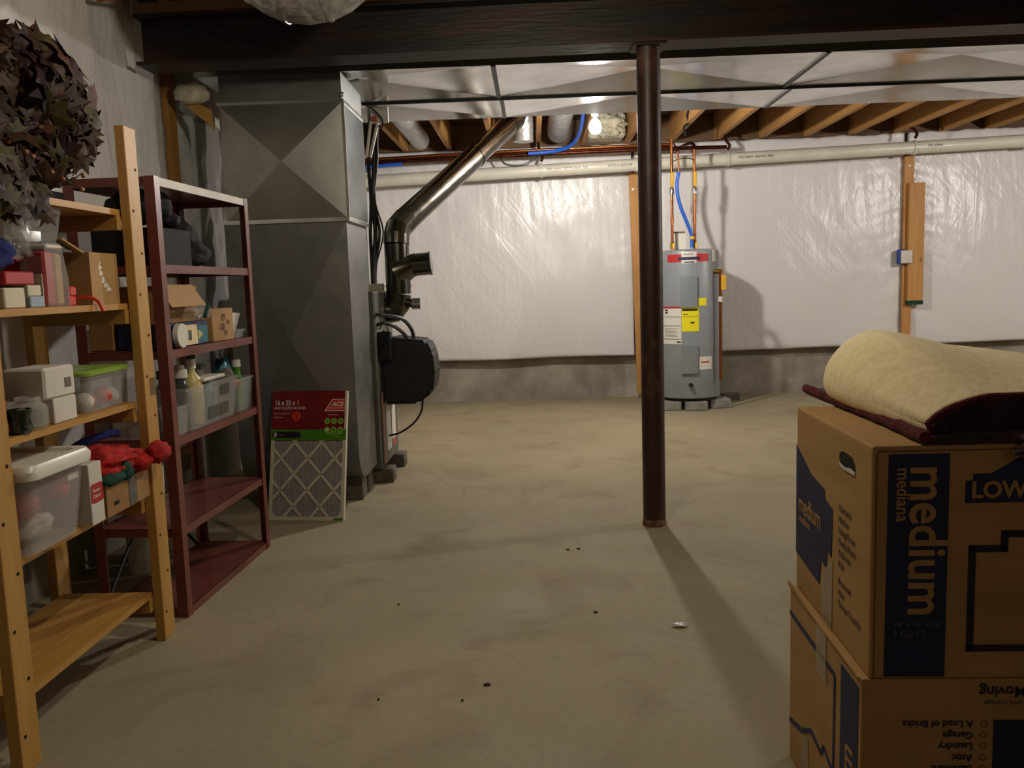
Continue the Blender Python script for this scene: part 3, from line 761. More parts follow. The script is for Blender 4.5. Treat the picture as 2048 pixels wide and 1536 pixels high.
obj('valve_tag', bx(rx+.025, rx+.065, ry-.055, ry-.051, 1.0, 1.12), 'yellowtape', rv, True, label='yellow tag')
obj('discharge_pipe', tb([(rx+.025, ry-.025, 1.15), (rx+.025, ry-.025, .25)], .013, 12), 'copper', t, True, smooth=True)
obj('pipe_sticker', tb([(rx+.025, ry-.025, .90), (rx+.025, ry-.025, .945)], .018, 10), 'white', t, True)
for a in (-.70, -.40, .42): obj('lid_screw', blob(B(), (HX+(HR-.01)*sin(a), HY-(HR-.01)*cos(a), 1.322), .009, 0, 1, 1), 'galv', t, True)
for i, (a, lb) in enumerate(((-.55, 'left'), (.35, 'middle'), (.9, 'right'))):
    x, y = HX+.20*sin(a), HY-.20*cos(a)
    x = (1.13, 1.345, 1.56)[i]; y = (7.14, 7.11, 7.20)[i]
    bm = bx(x-.10+.01*i, x+.095, y-.02, y+.20, 0, .0755, bev=.006)
    solo('cement_block', bm, 'paleblock', 'flat cement block under the water heater, %s of the three' % lb, 'block', group='cement blocks under the water heater')
solo('brick', bx(1.68, 1.83, 7.62, 7.72, 0, .065, bev=.004), 'block', 'dark brick lying on the floor right of the water heater', 'brick')
# supply lines above the tank
def supply(x, y, ztop, lab):
    t = thing('supply_line', lab, 'pipe', (x, y, 1.34), group='copper lines on top of the water heater')
    obj('copper_riser', tb([(x, y, 1.351), (x, y, ztop)], .0115, 12), 'copper', t, True, smooth=True)
    obj('union_nut', lathe(B(), [(.0, 1.355), (.019, 1.355), (.019, 1.40), (.014, 1.41), (0, 1.41)], x, y, 0, 8), 'brass', t, True)
    bm = B()
    for k in range(3): lathe(bm, [(0, 1.575+.016*k), (.0165, 1.575+.016*k), (.0165, 1.583+.016*k), (0, 1.583+.016*k)], x, y, 0, 12)
    obj('coupling_ring', bm, 'copper', t, True)
    v = obj('valve_body', lathe(B(), [(0, 1.80), (.02, 1.805), (.022, 1.84), (.016, 1.86), (0, 1.865)], x, y, 0, 12), 'galv', t, True, smooth=True)
    obj('valve_lever', bx(x-.013, x+.013, y-.035, y-.02, 1.865, 1.985, bev=.004), 'yellowtape', t, True, label='yellow lever')
    return t
supply(1.196, 7.33, 2.26, 'copper line rising from the left side of the water heater top')
t = supply(1.385, 7.33, 2.17, 'copper line rising from the water heater top, right of the blue tube')
obj('elbow_top', tb(smoothpts([(1.385, 7.33, 2.16), (1.385, 7.36, 2.215), (1.36, 7.45, 2.235), (1.33, 7.58, 2.235)]), .013, 10), 'dkcopper', t, True, smooth=True)
t = thing('blue_tube', 'blue plastic water tube bending down onto the water heater', 'tube', (1.37, 7.28, 1.35))
obj('tube_bend', tb(smoothpts([(1.248, 7.28, 1.985), (1.232, 7.28, 1.90), (1.236, 7.28, 1.80), (1.262, 7.28, 1.69), (1.31, 7.28, 1.57), (1.345, 7.28, 1.47), (1.352, 7.28, 1.358)]), .0155, 10), 'bluepex', t, True, smooth=True)
obj('yellow_clip', tb([(1.352, 7.28, 1.425), (1.356, 7.28, 1.45)], .022, 10), 'yellowtape', t, True)
obj('copper_stub', tb([(1.248, 7.28, 1.98), (1.245, 7.30, 2.15), (1.245, 7.5, 2.25)], .007, 8), 'copper', t, True, smooth=True)
solo('wire_strap', tb(smoothpts([(1.205, 7.315, 2.075), (1.25, 7.30, 2.09), (1.33, 7.30, 2.095), (1.38, 7.312, 2.08)]), .004, 6), 'dkcopper', 'thin wire tying the two copper lines together above the heater', 'wire', smooth=True)
t = thing('mounting_strap', 'pale card hanging behind the lines on top of the water heater', 'card', (1.27, 7.5, 1.345))
obj('card', bx(1.225, 1.33, 7.44, 7.445, 1.345, 1.50), 'whiteplastic', t, True)
obj('rusty_clip', bx(1.225, 1.32, 7.432, 7.44, 1.49, 1.502), 'rust', t, True)
# black wire hanging from the joist near the column
solo('hanging_wire', tb(smoothpts([(1.30, 7.0, 2.46), (1.28, 7.05, 2.40), (1.30, 7.1, 2.35), (1.27, 7.15, 2.32), (1.30, 7.25, 2.27)]), .010, 8), 'wire', 'black wire hanging from a joist above the copper lines', 'wire', smooth=True)
solo('joist_brace', tb([(1.05, 6.6, 2.36), (1.24, 6.6, 2.46)], .012, 6), 'joist', 'thin wooden brace between joists right of the column', 'brace')

# ================================================================== bulb
t = thing('light_bulb', 'glowing bare light bulb at the edge of the trunk duct', 'bulb', BULB+Vector((0, 0, .26)))
bm = lathe(B(), [(0, -.046), (.024, -.039), (.038, -.020), (.042, .002), (.035, .028), (.021, .048), (.014, .056)], BULB.x, BULB.y, BULB.z, 20)
obj('glass_globe', bm, 'lamp', t, True, smooth=True)
obj('screw_cap', lathe(B(), [(0, .056), (.0135, .057), (.0135, .075), (0, .076)], BULB.x, BULB.y, BULB.z, 16), 'galv', t, True, smooth=True)
obj('lampholder', lathe(B(), [(0, .075), (.022, .076), (.026, .11), (.055, .125), (.055, .14), (0, .141)], BULB.x, BULB.y, BULB.z, 24), 'socket', t, True, smooth=True)
obj('mounting_bar', bx(BULB.x-.05, BULB.x+.04, BULB.y-.02, BULB.y+.02, BULB.z+.1405, BULB.z+.2295), 'joist', t, True)

# ================================================================== maroon steel shelf
def in_frame(t, *p): return XF[t.name] @ Vector(p)
RZ = -.047
def corner_angle(x, y, sx, sy, w, h, th=.003):
    """L-section post: one leg along x, one along y"""
    bm = B()
    box(bm, *sorted((x, x+sx*w)), *sorted((y, y+sy*th)), 0, h)
    box(bm, *sorted((x, x+sx*th)), *sorted((y+sy*th, y+sy*w)), 0, h)
    return bm
RW, RD = .80, .31
RL = [.004, .288, .596, .894, 1.178, 1.462]
shelf_red = thing('steel_shelf', 'maroon steel shelving unit with open sides beside the pine shelf', 'shelf', (-1.212, 2.785, 0), RZ)
for px, sx in ((0, -1), (-RD, 1)):
    for py, sy in ((0, 1), (RW, -1)):
        p = obj('corner_post', corner_angle(px, py, sx, sy, .036, 1.488), 'redmetal', shelf_red)
for i, z in enumerate(RL):
    bm = B(); box(bm, -RD+.004, -.004, .004, RW-.004, z+.022, z+.0245)
    box(bm, -.007, -.0035, .004, RW-.004, z-.004, z+.0245); box(bm, -RD+.0035, -RD+.007, .004, RW-.004, z-.004, z+.0245)
    box(bm, -RD+.007, -.007, .004, .007, z-.004, z+.0245); box(bm, -RD+.007, -.007, RW-.007, RW-.004, z-.004, z+.0245)
    tr = obj('shelf_tray', bm, 'redmetal', shelf_red)
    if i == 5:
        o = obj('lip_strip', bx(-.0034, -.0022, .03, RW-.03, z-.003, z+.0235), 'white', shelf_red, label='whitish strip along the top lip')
for z0, z1 in ((.02, .66), (.66, .02)):
    obj('cross_brace', tb([(-RD-.003-.004*(z0 > z1), .02, z0), (-RD-.003-.004*(z0 > z1), RW-.02, z1)], .006, 6), 'blackmetal', shelf_red)
def RS(x, y, i): return in_frame(shelf_red, x, y, RL[i]+.0255)
RZT = [z+.0252 for z in RL]

# ================================================================== pine shelf
pine = thing('pine_shelf', 'tall pine storage shelf with slatted boards at the left edge', 'shelf', (-1.212, 1.83, 0), -.004)
PH = 1.612
for y in (0, .765):
    for x, nm in ((0, 'front'), (-.335, 'back')):
        p = obj('post', bx(x-.03, x, y, y+.075, 0, PH, bev=.002), 'pine', pine)
        if x == 0:
            for k in range(30):
                if k % 3 == 0:
                    continue
            hb = B()
            for k in range(13):
                z = .05+.124*k+.01*rnd.random(); yy = y+.018+.04*(k % 2)
                lathe(hb, [(0, 0), (.0035, 0), (.0035, .002), (0, .002)], n=8)
                for v in hb.verts[-2-16:]: pass
            hb.free()
            for k in range(12):
                z = .09+.127*k; yy = y+.02+.034*(k % 2)
                h = obj('nail_hole', lathe(B(), [(0, 0), (.0048, 0), (.0048, .0012), (0, .0012)], n=8), 'hole', pine)
                h.parent = p; h.matrix_local = Matrix.Translation((-.0002, yy, z)) @ Matrix.Rotation(pi/2, 4, 'Y')
PL = [.164, .486, .777, 1.081, 1.363]
for i, z in enumerate(PL):
    for yy in (.0755, .7395):
        obj('end_rail', bx(-.335, -.0305, yy, yy+.025, z-.062, z-.0185, bev=.001), 'pine_x', pine)
    for k in range(3):
        x1 = -.032-.098*k
        obj('shelf_slat', bx(x1-.092, x1, .077 if i else .0765, .763, z-.018, z), 'pine_y', pine)
obj('tape_patch', bx(-.001, .0006, .798, .838, .79, .845), 'kraftdark', pine, label='brown tape patch')
def PS(x, y, i): return Vector((x, y, PL[i]+.0004))

def open_box(bm, x0, x1, y0, y1, z0, z1, th=.004, mi=0):
    box(bm, x0, x1, y0, y1, z0, z0+th, mi=mi)
    box(bm, x0, x0+th, y0, y1, z0+th, z1, mi=mi); box(bm, x1-th, x1, y0, y1, z0+th, z1, mi=mi)
    box(bm, x0+th, x1-th, y0, y0+th, z0+th, z1, mi=mi); box(bm, x0+th, x1-th, y1-th, y1, z0+th, z1, mi=mi)
    return bm
def tub(bm, cx, cy, z0, w, d, h, taper=.85, th=.003, n=8, rad=.25):
    """rounded-rectangle open tub with wall thickness and rim"""
    def ring(sw, sd, z):
        out = []
        for q in range(4):
            for i in range(n//2+1):
                a = pi/2*q+pi/2*i/(n//2); r = rad*min(sw, sd)
                ox = (sw-r)*(1 if cos(pi/4+pi/2*q) > 0 else -1); oy = (sd-r)*(1 if sin(pi/4+pi/2*q) > 0 else -1)
                out.append(bm.verts.new((cx+ox+r*cos(a), cy+oy+r*sin(a), z)))
        return out
    w2, d2 = w/2, d/2
    R = [ring(w2*taper, d2*taper, z0), ring(w2, d2, z0+h-.008), ring(w2+.006, d2+.006, z0+h-.008), ring(w2+.006, d2+.006, z0+h), ring(w2-th, d2-th, z0+h), ring(w2*taper-th, d2*taper-th, z0+th)]
    for a, b in zip(R, R[1:]):
        for j in range(len(a)): bm.faces.new((a[j], a[(j+1) % len(a)], b[(j+1) % len(b)], b[j]))
    bm.faces.new(R[0][::-1]); bm.faces.new(R[-1])
    return bm
def rlid(bm, cx, cy, z0, w, d, h, n=8, rad=.25, crown=.4):
    def ring(sw, sd, z):
        out = []
        for q in range(4):
            for i in range(n//2+1):
                a = pi/2*q+pi/2*i/(n//2); r = rad*min(sw, sd)
                ox = (sw-r)*(1 if cos(pi/4+pi/2*q) > 0 else -1); oy = (sd-r)*(1 if sin(pi/4+pi/2*q) > 0 else -1)
                out.append(bm.verts.new((cx+ox+r*cos(a), cy+oy+r*sin(a), z)))
        return out
    R = [ring(w/2, d/2, z0), ring(w/2+.002, d/2+.002, z0+h*.6), ring(w/2-.006, d/2-.006, z0+h), ring(w/2-.03, d/2-.03, z0+h), ring(w/2-.036, d/2-.036, z0+h*.75)]
    for a, b in zip(R, R[1:]):
        for j in range(len(a)): bm.faces.new((a[j], a[(j+1) % len(a)], b[(j+1) % len(b)], b[j]))
    bm.faces.new(R[0][::-1]); bm.faces.new(R[-1])
    return bm
UPX = frame((0, 0, 0), (0, 1, 0), (0, 0, 1))          # text on a face looking to +x
def textX(s, x, y, z, size, bold=0., align='LEFT', sx=1., thick=.0006): return text(B(), s, size, frame((x, y, z), (0, 1, 0), (0, 0, 1)), thick, bold, align, sx)

# ------------------------------------------------------------------ pine shelf, second board from the floor: tote, boxes, red cloth
zt4 = PL[1]+.0006
t = thing('storage_tote', 'frosted plastic tote with white lid, full of toys, on the pine shelf', 'tote', (-1.352, 2.07, zt4))
obj('tub_body', tub(B(), -1.352, 2.07, zt4, .30, .28, .19, .86), 'tote', t, True, smooth=True)
obj('lid', rlid(B(), -1.352, 2.07, zt4+.1905, .34, .298, .034), 'whiteplastic', t, True, smooth=True)
obj('price_label', bx(-1.2095, -1.2075, 2.12, 2.17, .635, .652), 'white', t, True)
for i, (c, r, mt, lb) in enumerate([((-1.268, 2.012, .60), (.04, .04, .034), 'pinkcloth', 'pink cloth bundle inside the frosted tote, left'), ((-1.258, 2.125, .615), (.042, .046, .036), 'pinkcloth', 'pink cloth bundle inside the frosted tote, right'),
                                   ((-1.315, 2.065, .535), (.075, .09, .036), 'whitecloth', 'white tissue filling the bottom of the frosted tote'), ((-1.44, 2.07, .615), (.05, .09, .035), 'whitecloth', 'white tissue at the back of the frosted tote')]):
    solo('cloth_bundle', blob(B(), c, r, .25, 2.5, 3, i+20), mt, lb, 'cloth')
t = thing('carton', 'narrow white carton with a red oval logo beside the frosted tote', 'box', (-1.31, 2.252, zt4))
obj('carton_body', bx(-1.43, -1.208, 2.222, 2.29, zt4, .655, bev=.0015), 'white', t, True)
bm = B(); poly = []
for q, (oy, oz) in enumerate(((.024, .012), (-.024, .012), (-.024, -.012), (.024, -.012))):
    for i in range(5):
        a = pi/2*q+pi/2*i/4; poly.append((oy+.008*cos(a), oz+.014*sin(a)))
prism(bm, poly, lambda a, b, tt: (tt, 2.256+a, .572+b), -1.2082, -1.2066)
obj('logo_oval', bm, 'redink', t, True)
bm = textX('Vacuum', -1.2064, 2.230, .576, .013, .0002); obj('logo_text', bm, 'white', t, True)
bm = textX('Cleaner', -1.2064, 2.230, .560, .013, .0002); obj('logo_text', bm, 'white', t, True)
obj('small_print', bx(-1.2082, -1.2072, 2.236, 2.268, .545, .548), 'inkfaint', t, True)
t = thing('cardboard_box', 'open cardboard box with grey tape strip, holding red fleece, on the pine shelf', 'box', (-1.32, 2.435, zt4))
obj('box_body', open_box(B(), -1.46, -1.208, 2.305, 2.567, zt4, .585), 'kraft2', t, True)
obj('tape_strip', bx(-1.2078, -1.2066, 2.435, 2.485, zt4+.002, .583), 'greycloth', t, True)
obj('hand_hole', bx(-1.2078, -1.2066, 2.345, 2.372, .512, .522), 'hole', t, True)
bm = blob(B(), (-1.29, 2.43, .625), (.09, .12, .045), .3, 2.6, 4, 41); blob(bm, (-1.215, 2.51, .605), (.045, .055, .036), .3, 3, 3, 5); blob(bm, (-1.17, 2.565, .622), (.032, .05, .033), .35, 3, 3, 8)
blob(bm, (-1.25, 2.38, .595), (.05, .055, .035), .3, 3, 3, 18)
solo('red_fleece', bm, 'redcloth', 'crumpled red fleece spilling out of the cardboard box', 'cloth')
solo('green_cloth', blob(blob(B(), (-1.212, 2.36, .587), (.022, .07, .018), .3, 3, 3, 3), (-1.205, 2.425, .595), (.016, .03, .028), .3, 3, 3, 6), 'greencloth', 'dark green cloth under the red fleece at the box edge', 'cloth')
bm = tb(smoothpts([(-1.38, 2.36, .63), (-1.34, 2.42, .675), (-1.30, 2.50, .69), (-1.29, 2.56, .685)]), [.012]*19, 8)
solo('blue_strap', bm, 'bluecloth', 'dark blue cloth strap lying on top of the red fleece', 'cloth', smooth=True)
# ------------------------------------------------------------------ pine shelf, third board: glass ornaments, white cartons, green lidded tub
z3 = PL[2]+.0006
t = thing('carton', 'small white carton lying on top of another white carton', 'box', (-1.30, 2.22, z3+.075))
obj('carton_body', bx(-1.36, -1.25, 2.13, 2.275, z3+.0655, z3+.148, bev=.006), 'white', t, True)
obj('grey_sticker', bx(-1.2502, -1.2485, 2.222, 2.252, .868, .893), 'greycloth', t, True)
solo('carton', bx(-1.35, -1.252, 2.165, 2.275, z3, z3+.065, bev=.002), 'white', 'small white carton standing underneath another white carton', 'box')
t = thing('ornament_tub', 'clear tub with lime green lid holding red and white ornaments', 'tub', (-1.34, 2.45, z3))
obj('tub_body', tub(B(), -1.35, 2.46, z3, .19, .25, .105, .9), 'clear', t, True, smooth=True)
obj('lid', rlid(B(), -1.35, 2.46, z3+.1055, .21, .265, .014), 'limeplastic', t, True, smooth=True)
k = 0
for (x, y, z, r, mt, cl) in [(-1.285, 2.375, .808, .026, 'white', 'white'), (-1.30, 2.43, .802, .022, 'redink', 'red'), (-1.285, 2.48, .812, .026, 'redmid', 'bright red'), (-1.29, 2.535, .806, .026, 'white', 'white'),
                            (-1.35, 2.40, .806, .024, 'redink', 'red'), (-1.36, 2.46, .806, .025, 'white', 'white'), (-1.36, 2.53, .804, .024, 'redink', 'red')]:
    where = ['left front', 'second from left in front', 'third from left in front', 'right front', 'left back', 'middle back', 'right back'][k]
    bm = B(); lathe(bm, [(r*sin(pi*i/10), -r*cos(pi*i/10)) for i in range(11)], x, y, z, 16)
    for v in bm.verts: v.co.z = max(v.co.z, z3+.0035)
    o = solo('ornament', bm, mt, '%s ornament in the lime lidded tub, %s' % (cl, where), 'ornament', smooth=True, group='ornaments in the lime lidded tub'); k += 1
t = thing('glass_jar', 'clear glass jar standing in front of the ornaments on the pine shelf', 'jar', (-1.27, 2.10, z3))
obj('jar_body', lathe(B(), [(0, 0), (.04, 0), (.046, .01), (.046, .055), (.03, .07), (.03, .082), (.027, .082), (.027, .069), (.043, .054), (.043, .01), (0, .006)], -1.275, 2.09, z3, 20), 'glass', t, True, smooth=True)
for i, (x, y, r, h, mt, lb) in enumerate([(-1.30, 1.985, .036, .085, 'goldglass', 'amber glass votive near the left post'), (-1.36, 2.05, .05, .135, 'greenglass', 'dark green glass globe among the glassware'),
                                         (-1.31, 1.94, .03, .125, 'glass', 'tall clear glass beside the left post'), (-1.40, 1.98, .04, .15, 'glass', 'clear glass goblet behind the glassware'), (-1.26, 2.025, .03, .06, 'greenglass', 'small dark glass cup at the shelf edge')]):
    if mt == 'greenglass' and r > .04:
        prof = [(0, 0), (.022, 0), (.024, .008)]+[(r*sin(a), .06-r*cos(a)+.012) for a in [.5+i2*.26 for i2 in range(10)]]+[(0, .072+r)]
    else:
        prof = [(0, 0), (r*.8, 0), (r, h*.15), (r*.85, h*.6), (r, h), (r-.003, h), (r*.82, h*.6), (r*.9, h*.15), (0, h*.06)]
    solo('glass_cup', lathe(B(), prof, x, y, z3, 18), mt, lb, 'glass', smooth=True)
bm = B()
for i in range(9):
    y = 1.95+.035*i; blob(bm, (-1.48+.02*(i % 2), y, z3+.035+.02*(i % 3)), .026, .3, 4, 2, i)
o = solo('cellophane', bm, 'clearcloud', 'crumpled cellophane wrap behind the glassware', 'wrap')
# ------------------------------------------------------------------ pine shelf, fourth board
z2 = PL[3]+.0006
t = thing('cardboard_box', 'brown cardboard box with torn white label on the upper pine board', 'box', (-1.34, 2.53, z2))
obj('box_body', open_box(B(), -1.44, -1.262, 2.43, 2.592, z2, z2+.15, .004), 'kraft', t, True)
bm = B()
for a, b, c2, d in ((2.475, 2.497, .10, .112), (2.478, 2.503, .083, .095), (2.488, 2.512, .06, .078), (2.50, 2.53, .048, .06), (2.515, 2.545, .037, .048), (2.48, 2.49, .115, .126)):
    prism(bm, [(a, z2+c2), (b, z2+c2+.004), (b-.008, z2+d), (a+.004, z2+d+.006)], lambda p, q, tt: (tt, p, q), -1.2622, -1.2610)
obj('torn_label', bm, 'paper', t, True)
fl = bm = B(); prism(bm, [(0, 0), (.11, .035), (.112, .031), (.004, -.004)], lambda a, b, tt: (tt, 2.43-a, z2+.15+b), -1.43, -1.275)
obj('open_flap', bm, 'kraft', t, True)
solo('grey_cloth', blob(B(), (-1.35, 2.33, z2+.155), (.07, .09, .02), .35, 2.6, 3, 12), 'greycloth', 'grey cloth lying on the flap of the brown box', 'cloth')
solo('red_box', bx(-1.53, -1.47, 2.36, 2.60, z2, z2+.185, bev=.003), 'redink', 'bright red box standing at the back behind the brown box', 'box')
t = thing('gift_bag', 'tall clear gift bag with red and gold contents, tied at top', 'bag', (-1.29, 2.24, z2))
bm = B(); R = [[bm.verts.new((-1.29+w*cx, 2.245+d*cy, z2+z)) for cx, cy in ((-1, -1), (1, -1), (1, 1), (-1, 1))] for w, d, z in ((.035, .055, 0), (.036, .052, .07), (.03, .043, .15), (.02, .036, .172), (.024, .044, .2), (.03, .055, .26))]
for a, b in zip(R, R[1:]):
    for j in range(4): bm.faces.new((a[j], a[(j+1) % 4], b[(j+1) % 4], b[j]))
obj('clear_wrap', bm, 'clear', t, True)
obj('red_filling', bx(-1.318, -1.262, 2.20, 2.245, z2+.002, z2+.145, bev=.006), 'redink', t, True)
obj('gold_filling', bx(-1.318, -1.262, 2.247, 2.287, z2+.002, z2+.14, bev=.006), 'kraft', t, True)
obj('white_tie', bx(-1.322, -1.255, 2.205, 2.282, z2+.150, z2+.162, bev=.004), 'white', t, True)
for i, (y, z, lb) in enumerate(((2.325, .02, 'lower'), (2.33, .046, 'upper'))):
    solo('red_block', bx(-1.29, -1.262, y-.016, y+.016, z2+(0 if i == 0 else .0265), z2+(.026 if i == 0 else .052), bev=.003), 'redmid', 'small bright red block beside the gift bag, %s of two' % lb, 'block')
solo('red_ribbon', tb(smoothpts([(-1.30, 2.37, z2+.006), (-1.27, 2.385, z2+.022), (-1.235, 2.40, z2+.012), (-1.224, 2.41, z2-.02)]), .005, 6), 'redmid', 'curly red ribbon hanging over the edge of the upper board', 'ribbon', smooth=True)
solo('carton', bx(-1.345, -1.262, 2.185, 2.222-.036, z2, z2+.085, bev=.002), 'white', 'slim white carton left of the clear gift bag', 'box')
solo('carton', bx(-1.36, -1.256, 2.115, 2.178, z2, z2+.028, bev=.002), 'cyanbox', 'flat pale blue carton at the front edge of the upper board', 'box')
solo('carton', bx(-1.355, -1.262, 2.118, 2.176, z2+.0285, z2+.056, bev=.002), 'filterframe', 'flat beige carton on the pale blue one', 'box')
solo('carton', bx(-1.38, -1.262, 2.02, 2.105, z2, z2+.05, bev=.003), 'filterframe', 'beige carton left of the flat pale blue one', 'box')
solo('red_strip_box', bx(-1.37, -1.262, 2.03, 2.15, z2+.0575, z2+.09, bev=.003), 'redink', 'flat red carton on the beige cartons', 'box')
t = thing('food_jar', 'large clear jar with teal lid at the left of the upper board', 'jar', (-1.43, 2.13, z2))
obj('jar_body', lathe(B(), [(0, .0), (.06, 0), (.065, .01), (.065, .16), (.06, .19), (.056, .19), (.062, .16), (.062, .01), (0, .004)], -1.445, 2.12, z2, 24), 'clearcloud', t, True, smooth=True)
obj('lid', lathe(B(), [(0, .19), (.068, .1905), (.07, .197), (.066, .212), (0, .216)], -1.445, 2.12, z2, 24), 'tealplastic', t, True, smooth=True)
solo('dark_bag', blob(B(), (-1.32, 2.065, z2+.135), (.045, .07, .045), .3, 2.4, 3, 61, flat=-.043), 'bluecloth', 'dark blue bag lying on the red carton', 'bag')
bm = blob(B(), (-1.30, 2.16, z2+.185), (.022, .05, .055), .5, 2.5, 3, 77)
solo('cellophane', bm, 'clear', 'crinkled clear cellophane sticking up beside the teal lidded jar', 'wrap')
# ------------------------------------------------------------------ top board: wreath
t = thing('leaf_wreath', 'large wreath of burgundy and brown autumn leaves on the pine shelf', 'wreath', (-1.27, 2.13, PL[4]))
WC = Vector((-1.28, 2.12, 1.575)); WA = Vector((.8, -.55, .12)).normalized(); WU = WA.cross(Vector((0, 0, 1))).normalized(); WV = WU.cross(WA)
if WV.z < 0: WV = -WV
pts = [WC+(WU*cos(a)+WV*sin(a))*.145 for a in [2*pi*i/32 for i in range(33)]]
obj('twig_ring', tb(pts, .018, 8), 'leaf_b', t, True, smooth=True)
mats = ['leaf_a', 'leaf_b', 'leaf_c', 'leaf_d']
OUT = [(0, -.5), (.16, -.28), (.5, -.34), (.34, -.08), (.56, .12), (.26, .16), (.2, .3), (.09, .26), (0, .62)]
OUT = OUT+[(-x, y) for x, y in OUT[-2:0:-1]]
def leaf(bm, p, nrm, upv, s, mi):
    u = upv.cross(nrm).normalized(); v = nrm.cross(u)
    ctr = bm.verts.new(p+nrm*s*.06)
    vs = [bm.verts.new(p+(u*x+v*y)*s-nrm*s*.22*(x*x+y*y)*(1+.4*noise.noise(Vector((x*3+p.x*50, y*3, p.z*50))))) for x, y in OUT]
    for i in range(len(vs)):
        f = bm.faces.new((ctr, vs[i], vs[(i+1) % len(vs)])); f.material_index = mi
rl = random.Random(11)
HANG = [(rl.uniform(-1.224, -1.19), rl.uniform(1.93, 2.14), rl.uniform(PL[4]-.055, PL[4]+.07)) for _ in range(45)]
LB = [B() for _ in range(4)]
for i in range(620):
    a = rl.uniform(0, 2*pi); b = rl.uniform(0, 2*pi); rr = .08*sqrt(rl.uniform(.35, 1)); rc = .155*sqrt(rl.uniform(.12, 1))
    er = WU*cos(a)+WV*sin(a)
    p = WC+er*rc+(er*cos(b)+WA*sin(b))*rr
    nrm = (er*cos(b)+WA*sin(b)+Vector((rl.uniform(-.4, .4), rl.uniform(-.4, .4), rl.uniform(-.4, .4)))).normalized()
    up = Vector((rl.uniform(-1, 1), rl.uniform(-1, 1), rl.uniform(-1, 1)))
    if up.cross(nrm).length < .1: continue
    if p.x < -1.66 or (p.x < -1.44 and p.y < 2.0) or (p.x > -1.29 and p.y < 1.96): continue
    if p.z < PL[4]+.03: p.z = PL[4]+.03+rl.uniform(0, .02)-(.06 if p.x > -1.19 else 0)
    j = rl.choice([0, 0, 0, 1, 1, 2, 2, 3]); leaf(LB[j], p, nrm, up, rl.uniform(.075, .125), 0)
for k_, q_ in enumerate(HANG):
    leaf(LB[k_ % 3], Vector(q_), Vector((.8, rl.uniform(-.6, .2), rl.uniform(-.2, .5))).normalized(), Vector((.1, rl.uniform(-1, 1), -.6)), rl.uniform(.06, .09), 0)
for j, bm in enumerate(LB):
    for v in bm.verts: v.co.z = max(v.co.z, PL[4]+.001 if v.co.x < -1.2425 else PL[4]-.09)
    o = obj('leaves', bm, mats[j], t, True, label=['burgundy leaves', 'brown leaves', 'olive leaves', 'russet leaves'][j]); o['kind'] = 'stuff'
bm = B()
for i in range(34):
    a = rl.uniform(-2.6, .6); b = rl.uniform(0, 2*pi); er = WU*cos(a)+WV*sin(a)
    p = WC+er*.155+(er*cos(b)+WA*abs(sin(b)))*rl.uniform(.07, .105)
    if p.x < -1.66 or p.z < PL[4]+.012: continue
    blob(bm, p, .007, .05, 2, 1, i)
o = obj('berries', bm, 'berry', t, True); o['kind'] = 'stuff'
solo('berry_twig', tb(smoothpts([(-1.17, 2.18, 1.44), (-1.14, 2.2, 1.452), (-1.118, 2.21, 1.468)]), .0025, 6), 'leaf_b', 'thin dry twig sticking out of the wreath', 'twig')
solo('dark_bin', bx(-1.53, -1.40, 2.36, 2.585, PL[4]+.0006, PL[4]+.055, bev=.004), 'black', 'low black tray at the back of the top pine board', 'tray')

# ------------------------------------------------------------------ steel shelf contents (positions in the shelf's own frame)
def rput(name, label, cat, bm, mat, smooth=False, group=None):
    bm.transform(XF[shelf_red.name]); return solo(name, bm, mat, label, cat, smooth, group)
def rthing(name, label, cat, x, y, i):
    p = in_frame(shelf_red, x, y, RZT[i]); return thing(name, label, cat, p, RZ)
def rloc(bm, x, y, i):   # shelf-frame geometry -> thing frame
    bmesh.ops.translate(bm, verts=bm.verts, vec=(-x, -y, -RZT[i])); return bm
zA = RZT[4]
t = rthing('cardboard_box', 'dark open cardboard box on the second steel shelf from the top', 'box', -.15, .18, 4)
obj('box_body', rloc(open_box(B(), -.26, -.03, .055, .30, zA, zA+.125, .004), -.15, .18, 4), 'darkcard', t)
bm = blob(B(), (-.15, .19, zA+.205), (.10, .12, .06), .18, 1.6, 4, 31); blob(bm, (-.13, .405, zA+.095), (.08, .08, .09), .18, 1.6, 4, 32, flat=-.084); blob(bm, (-.11, .44, zA+.05), (.08, .11, .055), .18, 1.6, 4, 33, flat=-.049); blob(bm, (-.13, .33, zA+.17), (.05, .07, .025), .3, 2.2, 3, 34)
rput('black_garment', 'black garment heaped over the open box on the steel shelf', 'clothing', bm, 'blackcloth')
# third shelf from top
zB = RZT[3]
t = rthing('dryer_box', 'navy and white carton with teal end on the steel shelf', 'box', -.08, .27, 3)
obj('carton_body', rloc(bx(-.20, -.03, .06, .395, zB, zB+.085, bev=.003), -.08, .27, 3), 'navybox', t)
obj('white_panel', rloc(bx(-.0302, -.0285, .15, .30, zB+.004, zB+.075), -.08, .27, 3), 'cream', t)
obj('teal_panel', rloc(bx(-.0302, -.0283, .301, .385, zB+.008, zB+.07), -.08, .27, 3), 'tealbox', t)
bm = B(); prism(bm, [(.305, .02), (.345, .038), (.305, .056)], lambda a, b, tt: (tt, a, zB+b), -.0284, -.0275); obj('arrow_print', rloc(bm, -.08, .27, 3), 'creamsoap', t)
obj('grey_square', rloc(bx(-.0286, -.0278, .205, .25, zB+.02, zB+.056), -.08, .27, 3), 'greycloth', t)
t = rthing('foil_roll', 'white paper roll end beside the navy carton', 'roll', -.02, .12, 3)
obj('roll', rloc(tb([(-.022, .13, zB+.043), (-.004, .13, zB+.043)], .042, 20), -.02, .12, 3), 'paper', t, smooth=True)
